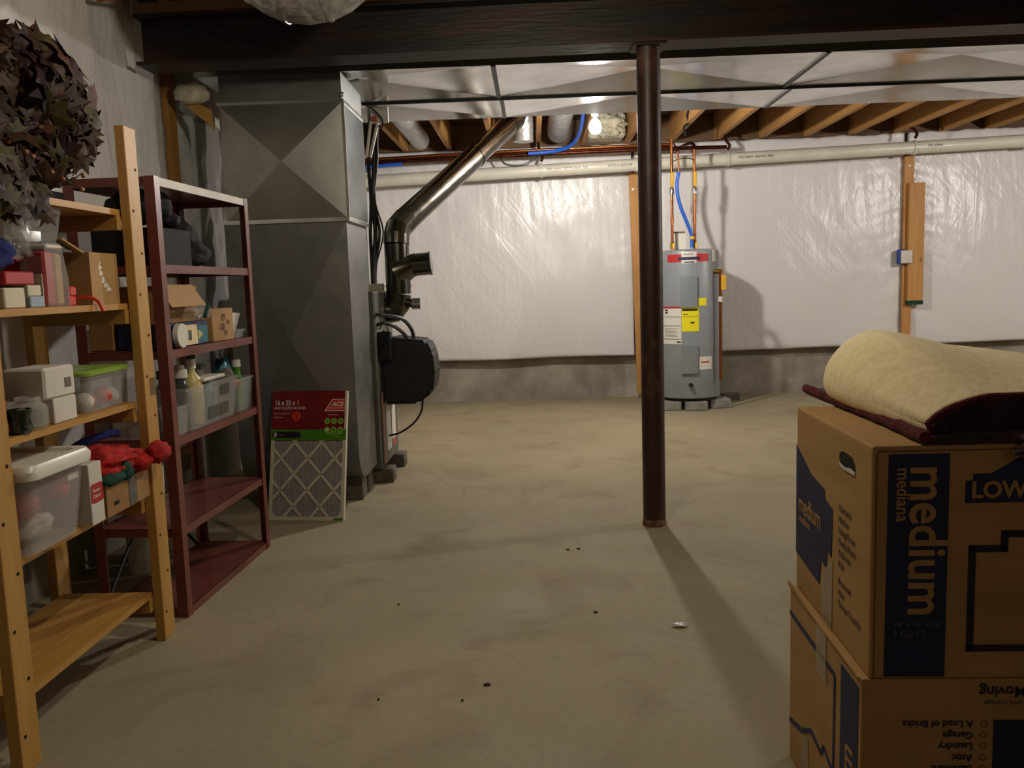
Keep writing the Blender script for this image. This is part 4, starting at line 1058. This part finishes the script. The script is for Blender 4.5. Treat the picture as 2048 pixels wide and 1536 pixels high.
t = rthing('cardboard_box', 'open box with hanging flap and clear bag, stacked on the navy carton', 'box', -.12, .23, 3)
bm = open_box(B(), -.21, -.06, .08, .385, zB+.0858, zB+.215, .004); obj('box_body', rloc(bm, -.12, .23, 3), 'kraft2', t)
bm = B(); prism(bm, [(-.06, .215), (-.008, .14), (-.005, .142), (-.056, .219)], lambda a, b, tt: (a, tt, zB+b), .07, .34); obj('hanging_flap', rloc(bm, -.12, .23, 3), 'kraft', t)
bm = B(); prism(bm, [(.10, .12), (.37, .12), (.37, .21), (.10, .215)], lambda a, b, tt: (tt, a, zB+b), -.0598, -.0575); obj('inside_panel', rloc(bm, -.12, .23, 3), 'kraft', t)
bm = blob(B(), (-.004, .30, zB+.118), (.016, .07, .03), .4, 2.5, 3, 51)
rput('plastic_bag', 'clear plastic bag lying under the hanging flap', 'bag', bm, 'clearcloud')
rput('green_tube', 'small green tube inside the clear bag under the flap', 'tube', tb([(.018, .265, zB+.10), (.018, .305, zB+.145)], .007, 10), 'greencloth', True)
t = rthing('cardboard_box', 'small square cardboard box with brown marks on the steel shelf', 'box', -.08, .53, 3)
obj('box_body', rloc(bx(-.16, -.025, .425, .625, zB, zB+.125, bev=.002), -.08, .53, 3), 'kraft', t)
bm = B()
for a, b, s_ in ((.53, .09, .02), (.515, .055, .022), (.545, .03, .016), (.57, .07, .014)): prism(bm, [(a+s_*cos(i*pi/4)*(1+.3*(i % 2)), b+s_*.7*sin(i*pi/4)) for i in range(8)], lambda p, q, tt: (tt, p, zB+q), -.0252, -.0242)
obj('brown_marks', rloc(bm, -.08, .53, 3), 'rust', t)
bm = B(); prism(bm, [(.64, 0), (.70, .0), (.745, .10), (.65, .105)], lambda a, b, tt: (-.06+.02*b*8+tt, a, zB+b), 0, .002)
rput('paper_sheet', 'white paper card leaning beside the small cardboard box', 'paper', bm, 'paper')
rput('clear_tray', 'low clear tray at the far end of the steel shelf', 'tray', tub(B(), -.09, .70, zB, .13, .09, .035, .9), 'clear', True)
rput('cardboard_box', 'brown box at the back of the steel shelf, seen through the pine shelf', 'box', bx(-.30, -.215, .06, .40, zB, zB+.16, bev=.003), 'kraft2')
# caddies on the fourth shelf
zC = RZT[2]
t = rthing('storage_basket', 'clear plastic basket full of bottles on the steel shelf', 'basket', -.10, .36, 2)
bm = tub(B(), -.10, .37, zC, .19, .46, .155, .88, rad=.18); obj('basket_body', rloc(bm, -.10, .37, 2), 'clearcloud', t, smooth=True)
for (y0, y1, z0, z1) in ((.42, .50, .02, .065), (.42, .50, .095, .135), (.32, .405, .02, .065)):
    bm = B(); prism(bm, [(y0, z0), (y1, z0), (y1, z1), (y0, z1)], lambda a, b, tt: (-.0160+.0735*b+tt, a, zC+b), .0, .002); obj('basket_window', rloc(bm, -.10, .37, 2), 'greybottle', t)
def bottle(x, y, r, h, neck, body, cap, lab, z=zC+.004, pump=False, i=2, caph=.03):
    t = rthing('bottle', lab, 'bottle', x, y, i); dz = z-RZT[i]
    obj('bottle_body', lathe(B(), [(0, 0), (r*.92, 0), (r, .008), (r, h*.68), (r*.8, h*.82), (neck, h*.93), (neck, h)], 0, 0, dz, 20), body, t, smooth=True)
    obj('cap', lathe(B(), [(0, h), (neck*1.3, h+.0005), (neck*1.25, h+caph), (0, h+caph+.002)], 0, 0, dz, 16), cap, t, smooth=True)
    return t
bottle(-.07, .315, .038, .205, .013, 'creamsoap', 'whiteplastic', 'yellow lotion bottle with tall white cap in the clear basket', caph=.035)
bottle(-.14, .355, .034, .185, .018, 'white', 'whiteplastic', 'white bottle behind the lotion bottle in the clear basket')
bottle(-.075, .232, .034, .18, .020, 'greybottle', 'white', 'smoky grey bottle with white cap, left end of the clear basket')
bottle(-.145, .245, .033, .175, .018, 'greybottle', 'black', 'smoky grey bottle at the back left of the clear basket')
bottle(-.12, .455, .045, .19, .03, 'clearcloud', 'greybottle', 'round clear bottle with dome top at the right of the basket', caph=.02)
bottle(-.06, .405, .030, .145, .012, 'tealbox', 'tealplastic', 'small bottle with teal cap at the right front of the basket', caph=.02)
rput('white_tray', 'flat white tray lying across the clear basket', 'tray', bx(-.09, -.02, .31, .50, zC+.157, zC+.172, bev=.005), 'whiteplastic')
rput('clear_cup', 'small cloudy plastic tub in front of the basket on the steel shelf', 'tub', tub(B(), -.045, .105, zC, .06, .11, .10, .82), 'clearcloud', True)
t = rthing('storage_basket', 'second clear basket with cloths at the far end of the steel shelf', 'basket', -.09, .68, 2)
obj('basket_body', rloc(tub(B(), -.10, .695, zC, .17, .165, .135, .84, rad=.2), -.09, .68, 2), 'clearcloud', t, smooth=True)
rput('folded_cloth', 'teal cloth standing up in the second clear basket', 'cloth', blob(B(), (-.10, .66, zC+.155), (.03, .05, .065), .45, 2.6, 3, 71), 'tealbox')
rput('folded_cloth', 'red cloth in the second clear basket', 'cloth', blob(B(), (-.075, .665, zC+.115), (.04, .055, .02), .3, 2.6, 3, 72), 'redink')
rput('folded_cloth', 'dark cloth leaning at the left of the second clear basket', 'cloth', blob(B(), (-.07, .62, zC+.14), (.03, .035, .04), .45, 2.6, 3, 73), 'greycloth')
bottle(-.07, .735, .022, .17, .014, 'green', 'whiteplastic', 'slim green bottle with white cap in the second clear basket', caph=.03)
# things behind / below the steel shelf
rput('blue_board', 'dark blue board leaning on the wall behind the steel shelf', 'board', bx(-.50, -.475, .60, .73, .0, .62), 'bluecloth')
t = thing('white_bucket', 'white plastic bucket hanging low behind the steel shelf', 'bucket', in_frame(shelf_red, -.405, .52, 0))
obj('bucket_body', lathe(B(), [(0, 0), (.075, 0), (.09, .62), (.095, .62), (.095, .63), (.086, .63), (.072, .006), (0, .006)], n=24), 'whiteplastic', t, smooth=True)
bm = B(); prism(bm, [(0, 0), (.10, .02), (.13, .135), (.05, .10), (.01, .04)], lambda a, b, tt: (-.320+tt, .70+a, .14+b), 0, .0105)
rput('blue_bag', 'bright blue plastic bag piece behind the far foot of the steel shelf', 'bag', bm, 'brightblue')

# ================================================================== air filter leaning on the tall duct
FW, FH, FT = .385, .628, .022
fx, fy, fx2, fy2 = -1.318, 4.012, -.940, 3.958
lean = radians(13.5)
yaw = atan2(fy2-fy, fx2-fx)
flt = thing('air_filter', 'pleated air filter in red and green wrapper leaning on the tall duct', 'filter', (fx, fy, .0), rot=None)
mm = Matrix.Translation((fx, fy, .001)) @ Matrix.Rotation(yaw, 4, 'Z') @ Matrix.Rotation(-lean, 4, 'X')
flt.matrix_world = mm; XF[flt.name] = mm
# local: x across, z up the filter, y = back
WH = .388                                             # lower window height
obj('media', bx(.012, FW-.012, .008, FT-.003, .012, FH-.01), 'filtermedia', flt)
bm = B()
for k in range(30):
    x = .016+k*.0122; prism(bm, [(x, .0075), (x+.0061, .0035), (x+.0122, .0075)], lambda a, b, tt: (a, b, tt), .016, WH)
obj('pleats', bm, 'filtermedia', flt)
bm = B(); box(bm, 0, .017, 0, FT, 0, FH); box(bm, FW-.017, FW, 0, FT, 0, FH); box(bm, .017, FW-.017, 0, FT, 0, .018); box(bm, .017, FW-.017, 0, FT, FH-.018, FH)
obj('frame', bm, 'filterframe', flt)
bm = B()
def strip(x0, z0, x1, z1, w=.013):
    d = Vector((x1-x0, 0, z1-z0)).normalized(); n_ = Vector((-d.z, 0, d.x))*w/2
    q = [(x0+n_.x, z0+n_.z), (x1+n_.x, z1+n_.z), (x1-n_.x, z1-n_.z), (x0-n_.x, z0-n_.z)]
    prism(bm, q, lambda a, b, tt: (min(max(a, .004), FW-.004), tt, min(max(b, .003), WH+.01)), .001, .0032)
gx, gz = (FW-.034)/2/1.28, .158
cx0, ctop = FW/2, .30
gxs = .138
for k in range(-3, 4):
    for s_ in (-1, 1):
        xa = cx0+k*gxs; 
        # lines of slope +-(gz/2)/(gxs/2)
        za = .145
        pts_ = []
        for xx in (.01, FW-.01): pts_.append((xx, za+s_*(xx-xa)*(.155/gxs)))
        (xA, zA_), (xB, zB_) = pts_
        # clip to the window
        def clip(x0, z0, x1, z1, lo=.010, hi=WH):
            if abs(z1-z0) < 1e-9: return None
            t0, t1 = 0., 1.
            for lim, sg in ((lo, 1), (hi, -1)):
                d0, d1 = sg*(z0-lim), sg*(z1-lim)
                if d0 < 0 and d1 < 0: return None
                if d0 < 0: t0 = max(t0, d0/(d0-d1))
                if d1 < 0: t1 = min(t1, d0/(d0-d1))
            if t1-t0 < .01: return None
            return (x0+(x1-x0)*t0, z0+(z1-z0)*t0, x0+(x1-x0)*t1, z0+(z1-z0)*t1)
        q = clip(xA, zA_, xB, zB_)
        if q: strip(*q)
obj('lattice', bm, 'filterframe', flt)
wr = obj('red_wrapper', bx(-.0012, FW-.010, -.0014, -.0002, WH+.052, FH+.001), 'winered', flt)
gr = obj('green_band', bx(-.0012, FW+.001, -.0014, -.0002, WH, WH+.0515), 'green', flt)
TF = frame((0, 0, 0), (1, 0, 0), (0, 0, 1))
def tf(s, x, z, size, mat, nm, par, y=-.0016, **k):
    mt_ = frame((x, y, z), (1, 0, 0), (0, 0, 1)); return obj(nm, text(B(), s, size, mt_, .0003, **k), mat, par)
def child(o, par): o.parent = par; return o
o = tf('16 x 25 x 1', .012, FH-.068, .034, 'paper', 'size_print', wr, bold=.0006, sx=.82)
o = tf('BASIC PLEATED AIR FILTER', .012, FH-.088, .0165, 'paper', 'title_print', wr, bold=.0002, sx=.82)
o = tf('Captures household dust', .010, FH-.112, .0085, 'paper', 'small_print', wr)
o = tf('Replace every', .010, FH-.131, .0085, 'paper', 'small_print', wr)
bm = B(); prism(bm, [(.128+.023*cos(i*pi/12), FH-.123+.023*sin(i*pi/12)) for i in range(24)], lambda a, b, tt: (a, tt, b), -.0014, -.0022); obj('round_badge', bm, 'redmid', wr)
tf('2', .122, FH-.134, .03, 'winered', 'badge_number', wr, y=-.0023)
bm = B(); prism(bm, [(.272, FH-.099), (.310, FH-.040), (FW-.0105, FH-.040), (FW-.0105, FH-.099)], lambda a, b, tt: (a, tt, b), -.0014, -.0019); obj('logo_border', bm, 'paper', wr)
bm = B(); prism(bm, [(.281, FH-.095), (.313, FH-.043), (FW-.0105, FH-.043), (FW-.0105, FH-.095)], lambda a, b, tt: (a, tt, b), -.0019, -.0023); obj('logo_field', bm, 'redmid', wr)
tf('ACE', .309, FH-.075, .031, 'paper', 'logo_text', wr, y=-.0024, bold=.0012, shear=.25)
obj('logo_rule', bx(.292, FW-.012, -.0026, -.0023, FH-.085, FH-.0825), 'paper', wr)
tf('Helps capture', .295, FH-.119, .0085, 'paper', 'small_print', wr)
for r_ in range(2):
    for c_ in range(3):
        cx, cz = .288+.034*c_, FH-.148-.042*r_
        bm = B(); prism(bm, [(cx+.0145*cos(i*pi/10), cz+.0145*sin(i*pi/10)) for i in range(20)], lambda a, b, tt: (a, tt, b), -.0014, -.0020); o2 = obj('round_icon', bm, 'lime', wr)
        bm = B(); prism(bm, [(cx+.007*cos(i*pi/4+r_)*(1+.35*(i % 2)), cz+.007*sin(i*pi/4+r_)) for i in range(8)], lambda a, b, tt: (a, tt, b), -.0020, -.0024); obj('icon_mark', bm, 'green' if (r_, c_) != (1, 0) else 'paper', wr)
bm = B(); poly = [(.022+.016*cos(a), WH+.026+.016*sin(a)) for a in [pi/2+i*pi/8 for i in range(9)]]+[(.138+.016*cos(a), WH+.026+.016*sin(a)) for a in [-pi/2+i*pi/8 for i in range(9)]]
prism(bm, poly, lambda a, b, tt: (a, tt, b), -.0014, -.0020); pill = obj('black_pill', bm, 'blackink', gr)
tf('8', .014, WH+.015, .032, 'paper', 'rating_number', gr, y=-.0022, bold=.0006)
tf('MERV', .036, WH+.021, .013, 'inkfaint', 'rating_word', gr, y=-.0022)
tf('dust & pollen', .285, WH+.028, .0155, 'lime', 'claim_print', gr, bold=.0003)
tf('reduction', .318, WH+.015, .0095, 'lime', 'claim_print', gr)
obj('corner_mark', bx(FW-.05, FW-.004, -.0012, -.0002, .003, .014), 'green', flt)

# ================================================================== moving boxes
A0 = .034; BS, BH = .457, .406
def moving_box(label, off, zb_, ang, flip=False):
    t = thing('moving_box', label, 'box', (.558+off, 1.41, zb_), -ang)
    return t
# local frame: x right along the front face, y back along the left face
ub = moving_box('upper cardboard moving box printed medium, with the rug on top', 0, .4068, A0)
bm = B(); box(bm, 0, BS, 0, BS, 0, BH, bev=.004, seg=2)
obj('carton', bm, 'kraft', ub)
obj('corner_seam', bx(.006, .0085, -.0008, .0005, .004, BH-.012), 'kraftdark', ub)
obj('top_seam', bx(.0085, BS-.004, -.0008, .0005, BH-.0105, BH-.008), 'kraftdark', ub)
def FP(bm, poly, t0=-.0012, t1=.0002): return prism(bm, poly, lambda a, b, tt: (a, tt, b), t0, t1)     # on the front face
def LP(bm, poly, t0=-.0012, t1=.0002): return prism(bm, poly, lambda a, b, tt: (tt, a, b), t0, t1)     # on the left face (a = distance from the front corner)
Z0 = .4068
band = obj('blue_band', FP(B(), [(.0265, .3915), (.1255, .3915), (.1255, -.0+.004), (.0245, .004)]), 'ink', ub)
DOWN = lambda x, z, y=-.0014: frame((x, y, z), (0, 0, -1), (1, 0, 0))
obj('band_title', text(B(), 'medium', .088, DOWN(.0635, .372), .0003, .0016, sx=.91), 'kraft', band)
obj('band_subtitle', text(B(), 'mediana', .0315, DOWN(.0405, .369), .0003, .0004, sx=.88), 'kraft', band)
FR_ = lambda x, z, y=-.0014: frame((x, y, z), (1, 0, 0), (0, 0, 1))
obj('size_print', text(B(), '18" x 18" x 16"', .0135, FR_(.038, .093), .0003, 0), 'inkgrey', band)
obj('volume_print', text(B(), '3 CU FT', .0155, FR_(.038, .075), .0003, 0), 'inkgrey', band)
lg = obj('logo_sign', FP(B(), [(.152, .307), (.152, .345), (.164, .345), (.164, .356), (.192, .356), (.24, .384), (.29, .356), (.318, .356), (.318, .345), (.33, .345), (.33, .307)]), 'ink', ub)
obj('logo_text', text(B(), "LOWE'S", .039, FR_(.161, .316), .0003, .0012, sx=.98), 'kraft', lg)
bm = B(); ow = .012
outl = [(.250, .257), (.250, .257)]
for (a, b, c2, d) in ((.212, .34, .247, .259), (.212, .224, .222, .259), (.160, .224, .222, .234), (.160, .172, .048, .234), (.160, .40, .048, .060), (.328, .34, .222, .259), (.328, .40, .222, .234), (.388, .40, .048, .234)):
    FP(bm, [(a, c2), (b, c2), (b, d), (a, d)])
obj('house_outline', bm, 'inkdark', ub)
# left face
poly = [(.456, .727), (.338, .690), (.254, .676), (.25, .660), (.203, .649), (.206, .554), (.234, .556), (.239, .520), (.278, .530), (.28, .470), (.456, .490)]
pz = [(a, b-Z0) for a, b in poly]
obj('blue_house', LP(B(), [(a, b) for a, b in [(.456, .322), (.345, .280), (.256, .270), (.250, .252), (.203, .243), (.206, .147), (.232, .152), (.238, .112), (.272, .122), (.280, .066), (.456, .080)]]), 'ink', ub)
LFR = lambda a, z, x=-.0014: frame((x, a, z), (0, -1, 0), (0, 0, 1))
obj('house_title', text(B(), 'medium', .058, LFR(.435, .180), .0003, .0008, sx=.85), 'kraft', ub)
obj('house_subtitle', text(B(), 'mediana', .024, LFR(.432, .158), .0003, .0003), 'kraft', ub)
for i, s_ in enumerate(('Contents', 'Kitchen', 'Living Room', 'Family Room', 'Bedroom', 'Bath', 'Basement', 'Attic', 'Garage / Laundry')):
    z = .253-.0215*i-(.012 if i > 5 else 0)
    obj('room_print', text(B(), s_, .0175, LFR(.165, z-.0), .0003, .0003), 'inkfaint', ub)
hole = [(.166+0, .362), (.150, .3685), (.124, .3685), (.095, .366), (.081, .354), (.079, .340), (.105, .345), (.137, .340), (.160, .343), (.168, .352)]
obj('hand_hole', LP(B(), hole, -.0006, .0004), 'hole', ub)
obj('hand_flap', LP(B(), [(.079, .338), (.137, .337), (.166, .342), (.160, .3435), (.137, .3405), (.105, .3455), (.080, .3425)], -.003, .0002), 'white', ub, label='torn white edge of the hand hole')
obj('tape_strip', LP(B(), [(.20, .002), (.262, .002), (.266, .10), (.225, .125), (.198, .142)], -.0018, -.0011), 'tape', ub)
# lower box: upside down
lb_ = moving_box('lower cardboard moving box standing upside down under the other', -.012, 0, A0)
bm = B(); box(bm, 0, BS+.012, 0, BS+.004, 0, BH, bev=.003, seg=2)
obj('carton', bm, 'kraft', lb_)
obj('bent_rim', LP(B(), [(0.006, .4045), (.462, .4045), (.466, .417), (.30, .410), (.10, .407), (.006, .4063)], -.004, .0004), 'kraft', lb_)
bm = B()
def lstrip(p, q, w=.011):
    a = Vector((p[0], p[1], 0)); b = Vector((q[0], q[1], 0)); d = (b-a).normalized(); n_ = Vector((-d.y, d.x, 0))*w/2
    LP(bm, [((a+n_).x, (a+n_).y), ((b+n_).x, (b+n_).y), ((b-n_).x, (b-n_).y), ((a-n_).x, (a-n_).y)])
pl_ = [(.458, .345), (.141, .345), (.146, .145), (.205, .165), (.222, .142), (.290, .152), (.36, .115), (.458, .09)]
for a, b in zip(pl_, pl_[1:]): lstrip(a, b)
obj('house_outline', bm, 'ink', lb_)
band2 = obj('blue_band', LP(B(), [(.105, .385), (.012, .385), (.018, .02), (.108, .02)]), 'ink', lb_)
obj('band_title', text(B(), 'medium', .085, frame((-.0014, .038, .285), (0, 0, -1), (0, -1, 0)) @ Matrix.Rotation(pi, 4, 'Z') @ Matrix.Translation((-.28, -.0, 0)), .0003, .0012, sx=.9), 'kraft', band2)
obj('size_print', text(B(), '18" x 18" x 16"', .013, frame((-.0014, .03, .30), (0, 1, 0), (0, 0, -1)), .0003), 'inkgrey', band2)
obj('tape_strip', LP(B(), [(.19, .30), (.255, .305), (.26, .404), (.195, .404)], -.0018, -.0011), 'tape', lb_)
obj('tape_strip', LP(B(), [(.30, .0), (.36, .0), (.355, .11), (.31, .125)], -.0018, -.0011), 'tape', lb_)
UP_ = lambda x, z, y=-.0014: frame((x, y, z), (-1, 0, 0), (0, 0, -1))
for i, s_ in enumerate(('A Load of Bricks', 'Garage', 'Laundry', 'Attic', 'Basement', 'Bath', 'Bedroom')):
    z = .331-.0205*i
    obj('room_print', text(B(), s_, .0175, UP_(.188, z), .0003, .0003), 'inkdark', lb_)
    bm = B(); R_ = [[bm.verts.new((.206+r_*cos(j*pi/8), y_, z-.0055+r_*sin(j*pi/8))) for j in range(16)] for r_, y_ in ((.0045, -.0002), (.0045, -.0012), (.006, -.0012), (.006, -.0002))]
    for q_ in range(4):
        for j in range(16): bm.faces.new((R_[q_][j], R_[q_][(j+1) % 16], R_[(q_+1) % 4][(j+1) % 16], R_[(q_+1) % 4][j]))
    obj('check_circle', bm, 'inkfaint', lb_)
obj('brand_print', text(B(), 'Easy Moving', .027, UP_(.330, .392), .0003, .0004), 'inkdark', lb_)
obj('small_print', text(B(), 'for moving and storage', .0135, UP_(.330, .367), .0003, .0), 'inkfaint', lb_)
obj('blue_panel', FP(B(), [(.222, .02), (.222, .332), (.44, .332), (.44, .02)]), 'ink', lb_)

# ================================================================== rug on the boxes
RUGZ = .8135
rug = thing('folded_rug', 'folded rug with cream backing and dark wine red pile on the upper box', 'rug', (.85, 1.72, RUGZ))
def H(u, v):
    """height of the folded pile; u 0 front..1 back, v 0 left fold..1 right"""
    a = .052+.094*sin(pi*min(1, u*.72+.02))**1.2
    b = (1-(1-min(1, v/.34))**2)**.5
    c = 1-.72*max(0, v-.28)
    rise = .045*max(0, v-.05)*(1-u)
    return a*b*c+rise+.006*noise.noise(Vector((u*3, v*4, 1)))*b
def plan(u, v):
    back = .70; x = .652+.03*u*0+.40*v; y = 1.432+.012*v+u*back; x -= .014*max(0, 1-u*3)*(1-v)
    # rounded far-left corner, bulging left side
    x += -.03*sin(pi*min(1, u*1.1))*(1-v)+.17*max(0, u-.62)**1.6*(1-v)*2.2
    y += -.05*(1-u)*max(0, .12-v)*2+.085*(1-u)*v**1.3*0
    return x, y
def top(u, v):
    x, y = plan(u, v); return Vector((x, y, RUGZ+.012+H(u, v)))
NU, NV = 44, 40
def shell(d, v0=0, u0=0., u1=1.):
    """closed body: the upper surface inset by d, with a flat underside"""
    bm = B(); Tp = []; Bt = []
    for i in range(NU+1):
        u = u0+(u1-u0)*i/NU; rt_, rb_ = [], []
        for j in range(NV+1):
            v = (j/NV)**1.6*(1-v0)+v0
            p = top(u, v); cr = .008*math.exp(-((u-.30+.25*v)/.03)**2)*max(0, 1-v*3)+.006*math.exp(-((u-.42+.3*v)/.025)**2)*max(0, 1-v*3)
            p.z -= d+cr
            x, y = p.x, p.y; zmin = RUGZ+.014
            rt_.append(bm.verts.new((x, y, max(p.z, zmin+.0015)))); rb_.append(bm.verts.new((x+(.018 if v < .2 else 0)*max(0, 1-v*5), y, zmin)))
        Tp.append(rt_); Bt.append(rb_)
    for G, fl_ in ((Tp, 1), (Bt, -1)):
        for i in range(NU):
            for j in range(NV): bm.faces.new((G[i][j], G[i+1][j], G[i+1][j+1], G[i][j+1]) if fl_ > 0 else (G[i][j], G[i][j+1], G[i+1][j+1], G[i+1][j]))
    for j in range(NV):
        bm.faces.new((Tp[0][j], Tp[0][j+1], Bt[0][j+1], Bt[0][j])); bm.faces.new((Tp[-1][j+1], Tp[-1][j], Bt[-1][j], Bt[-1][j+1]))
    for i in range(NU):
        bm.faces.new((Tp[i+1][0], Tp[i][0], Bt[i][0], Bt[i+1][0])); bm.faces.new((Tp[i][-1], Tp[i+1][-1], Bt[i+1][-1], Bt[i][-1]))
    return bm
# cream backing: upper skin wrapped under the left fold
def skin(u, w):
    # w 0: under the fold ... .16: left-most ... 1: right end
    if w < .16:
        a = -pi/2+(w/.16)*pi*.62
        p = top(u, .035); r = max(.012, (p.z-RUGZ-.014)*.5); cz = RUGZ+.014+r
        q = Vector((p.x+.012-r*.55*cos(a), p.y, cz+r*sin(a))); return q
    v = .02+(w-.16)/.84*.98; v = v if v > .05 else v
    p = top(u, v)
    cr = .007*math.exp(-((u-.30+.25*v)/.03)**2)*max(0, 1-v*3)+.005*math.exp(-((u-.42+.3*v)/.025)**2)*max(0, 1-v*3)
    p.z -= cr; return p
bm = sheet(60, 64, lambda u, w: skin(u, w), .006)
obj('cream_backing', bm, 'cream', rug, True)
bm = shell(.011, .06)
obj('wine_pile', bm, 'wine', rug, True)
edge = [skin(0, w/40)+Vector((0, -.004, -.004)) for w in range(0, 41)]
obj('bound_edge', tb(edge, .0065, 8), 'wineedge', rug, True, smooth=True)
edge = [skin(1, w/40)+Vector((0, .003, -.003)) for w in range(2, 41)]
obj('bound_edge', tb(edge, .006, 8), 'wineedge', rug, True, smooth=True)
# lower layer of the rug lying on the box, its red edge showing at the left
bm = B(); L0 = []
for i in range(25):
    u = i/24; x0 = .640+.014*sin(u*5)*.4+.02*u; y = 1.402+.66*u
    L0.append([bm.verts.new((x0, y, RUGZ+.0005)), bm.verts.new((1.05, y, RUGZ+.0005)), bm.verts.new((1.05, y, RUGZ+.0135)), bm.verts.new((x0, y, RUGZ+.0135))])
for a, b in zip(L0, L0[1:]):
    for j in range(4): bm.faces.new((a[j], a[(j+1) % 4], b[(j+1) % 4], b[j]))
bm.faces.new(L0[0]); bm.faces.new(L0[-1][::-1])
obj('lower_layer', bm, 'wine', rug, True)
obj('bound_edge', tb([(.640+.014*sin(i/24*5)*.4+.02*i/24, 1.400+.662*i/24, RUGZ+.0135+.002*sin(i*2.1)) for i in range(25)], .0105, 8), 'wineedge', rug, True, smooth=True)
# second curl at the right front
bm = tb([(.895, 1.425, RUGZ+.055), (.895, 1.9, RUGZ+.055)], .026, 18)
obj('cream_curl', bm, 'cream', rug, True, smooth=True)
bm = tb([(.895, 1.420, RUGZ+.055), (.895, 1.426, RUGZ+.055)], .019, 18)
obj('wine_core', bm, 'wineedge', rug, True, smooth=True)
bm = sheet(14, 10, lambda u, v: Vector((.775+.25*u+.012*sin(v*5), 1.425-.06*min(1, v*4)-.012*sin(u*7)*v*v-.006*v, RUGZ+.018-.10*max(0, v-.22)*(.35+.65*u)+.003*v*sin(u*11))), .01)
obj('hanging_corner', bm, 'wine', rug, True)

# ================================================================== scraps on the floor
bm = B(); blob(bm, (.438, 2.619, .005), (.022, .014, .008), .5, 3, 3, 3, flat=-.0045)
solo('foil_scrap', bm, 'foilscrap', 'crumpled bit of silver foil on the floor in the column shadow', 'scrap')
for x, y, r_, lb in ((-.157, 2.246, .017, 'round dark stain like crumb on the floor, largest, near the bottom middle'), (-.447, 2.172, .006, 'dark crumb on the floor left of the largest one'), (-.219, 2.157, .006, 'tiny dark crumb on the floor below the largest one'),
                     (.115, 3.43, .012, 'left one of two dry leaf bits on the floor left of the column'), (.16, 3.44, .014, 'right one of two dry leaf bits on the floor left of the column'),
                     (.18, 2.75, .013, 'dark leaf bit on the floor left of the foil scrap'), (-.50, 2.86, .007, 'dark crumb on the floor below the air filter')):
    solo('crumb', blob(B(), (x, y, .0025), (r_*.6, r_*.5, .003), .4, 3, 2, int(abs(x)*100), flat=-.0023), 'crumb', lb, 'crumb')
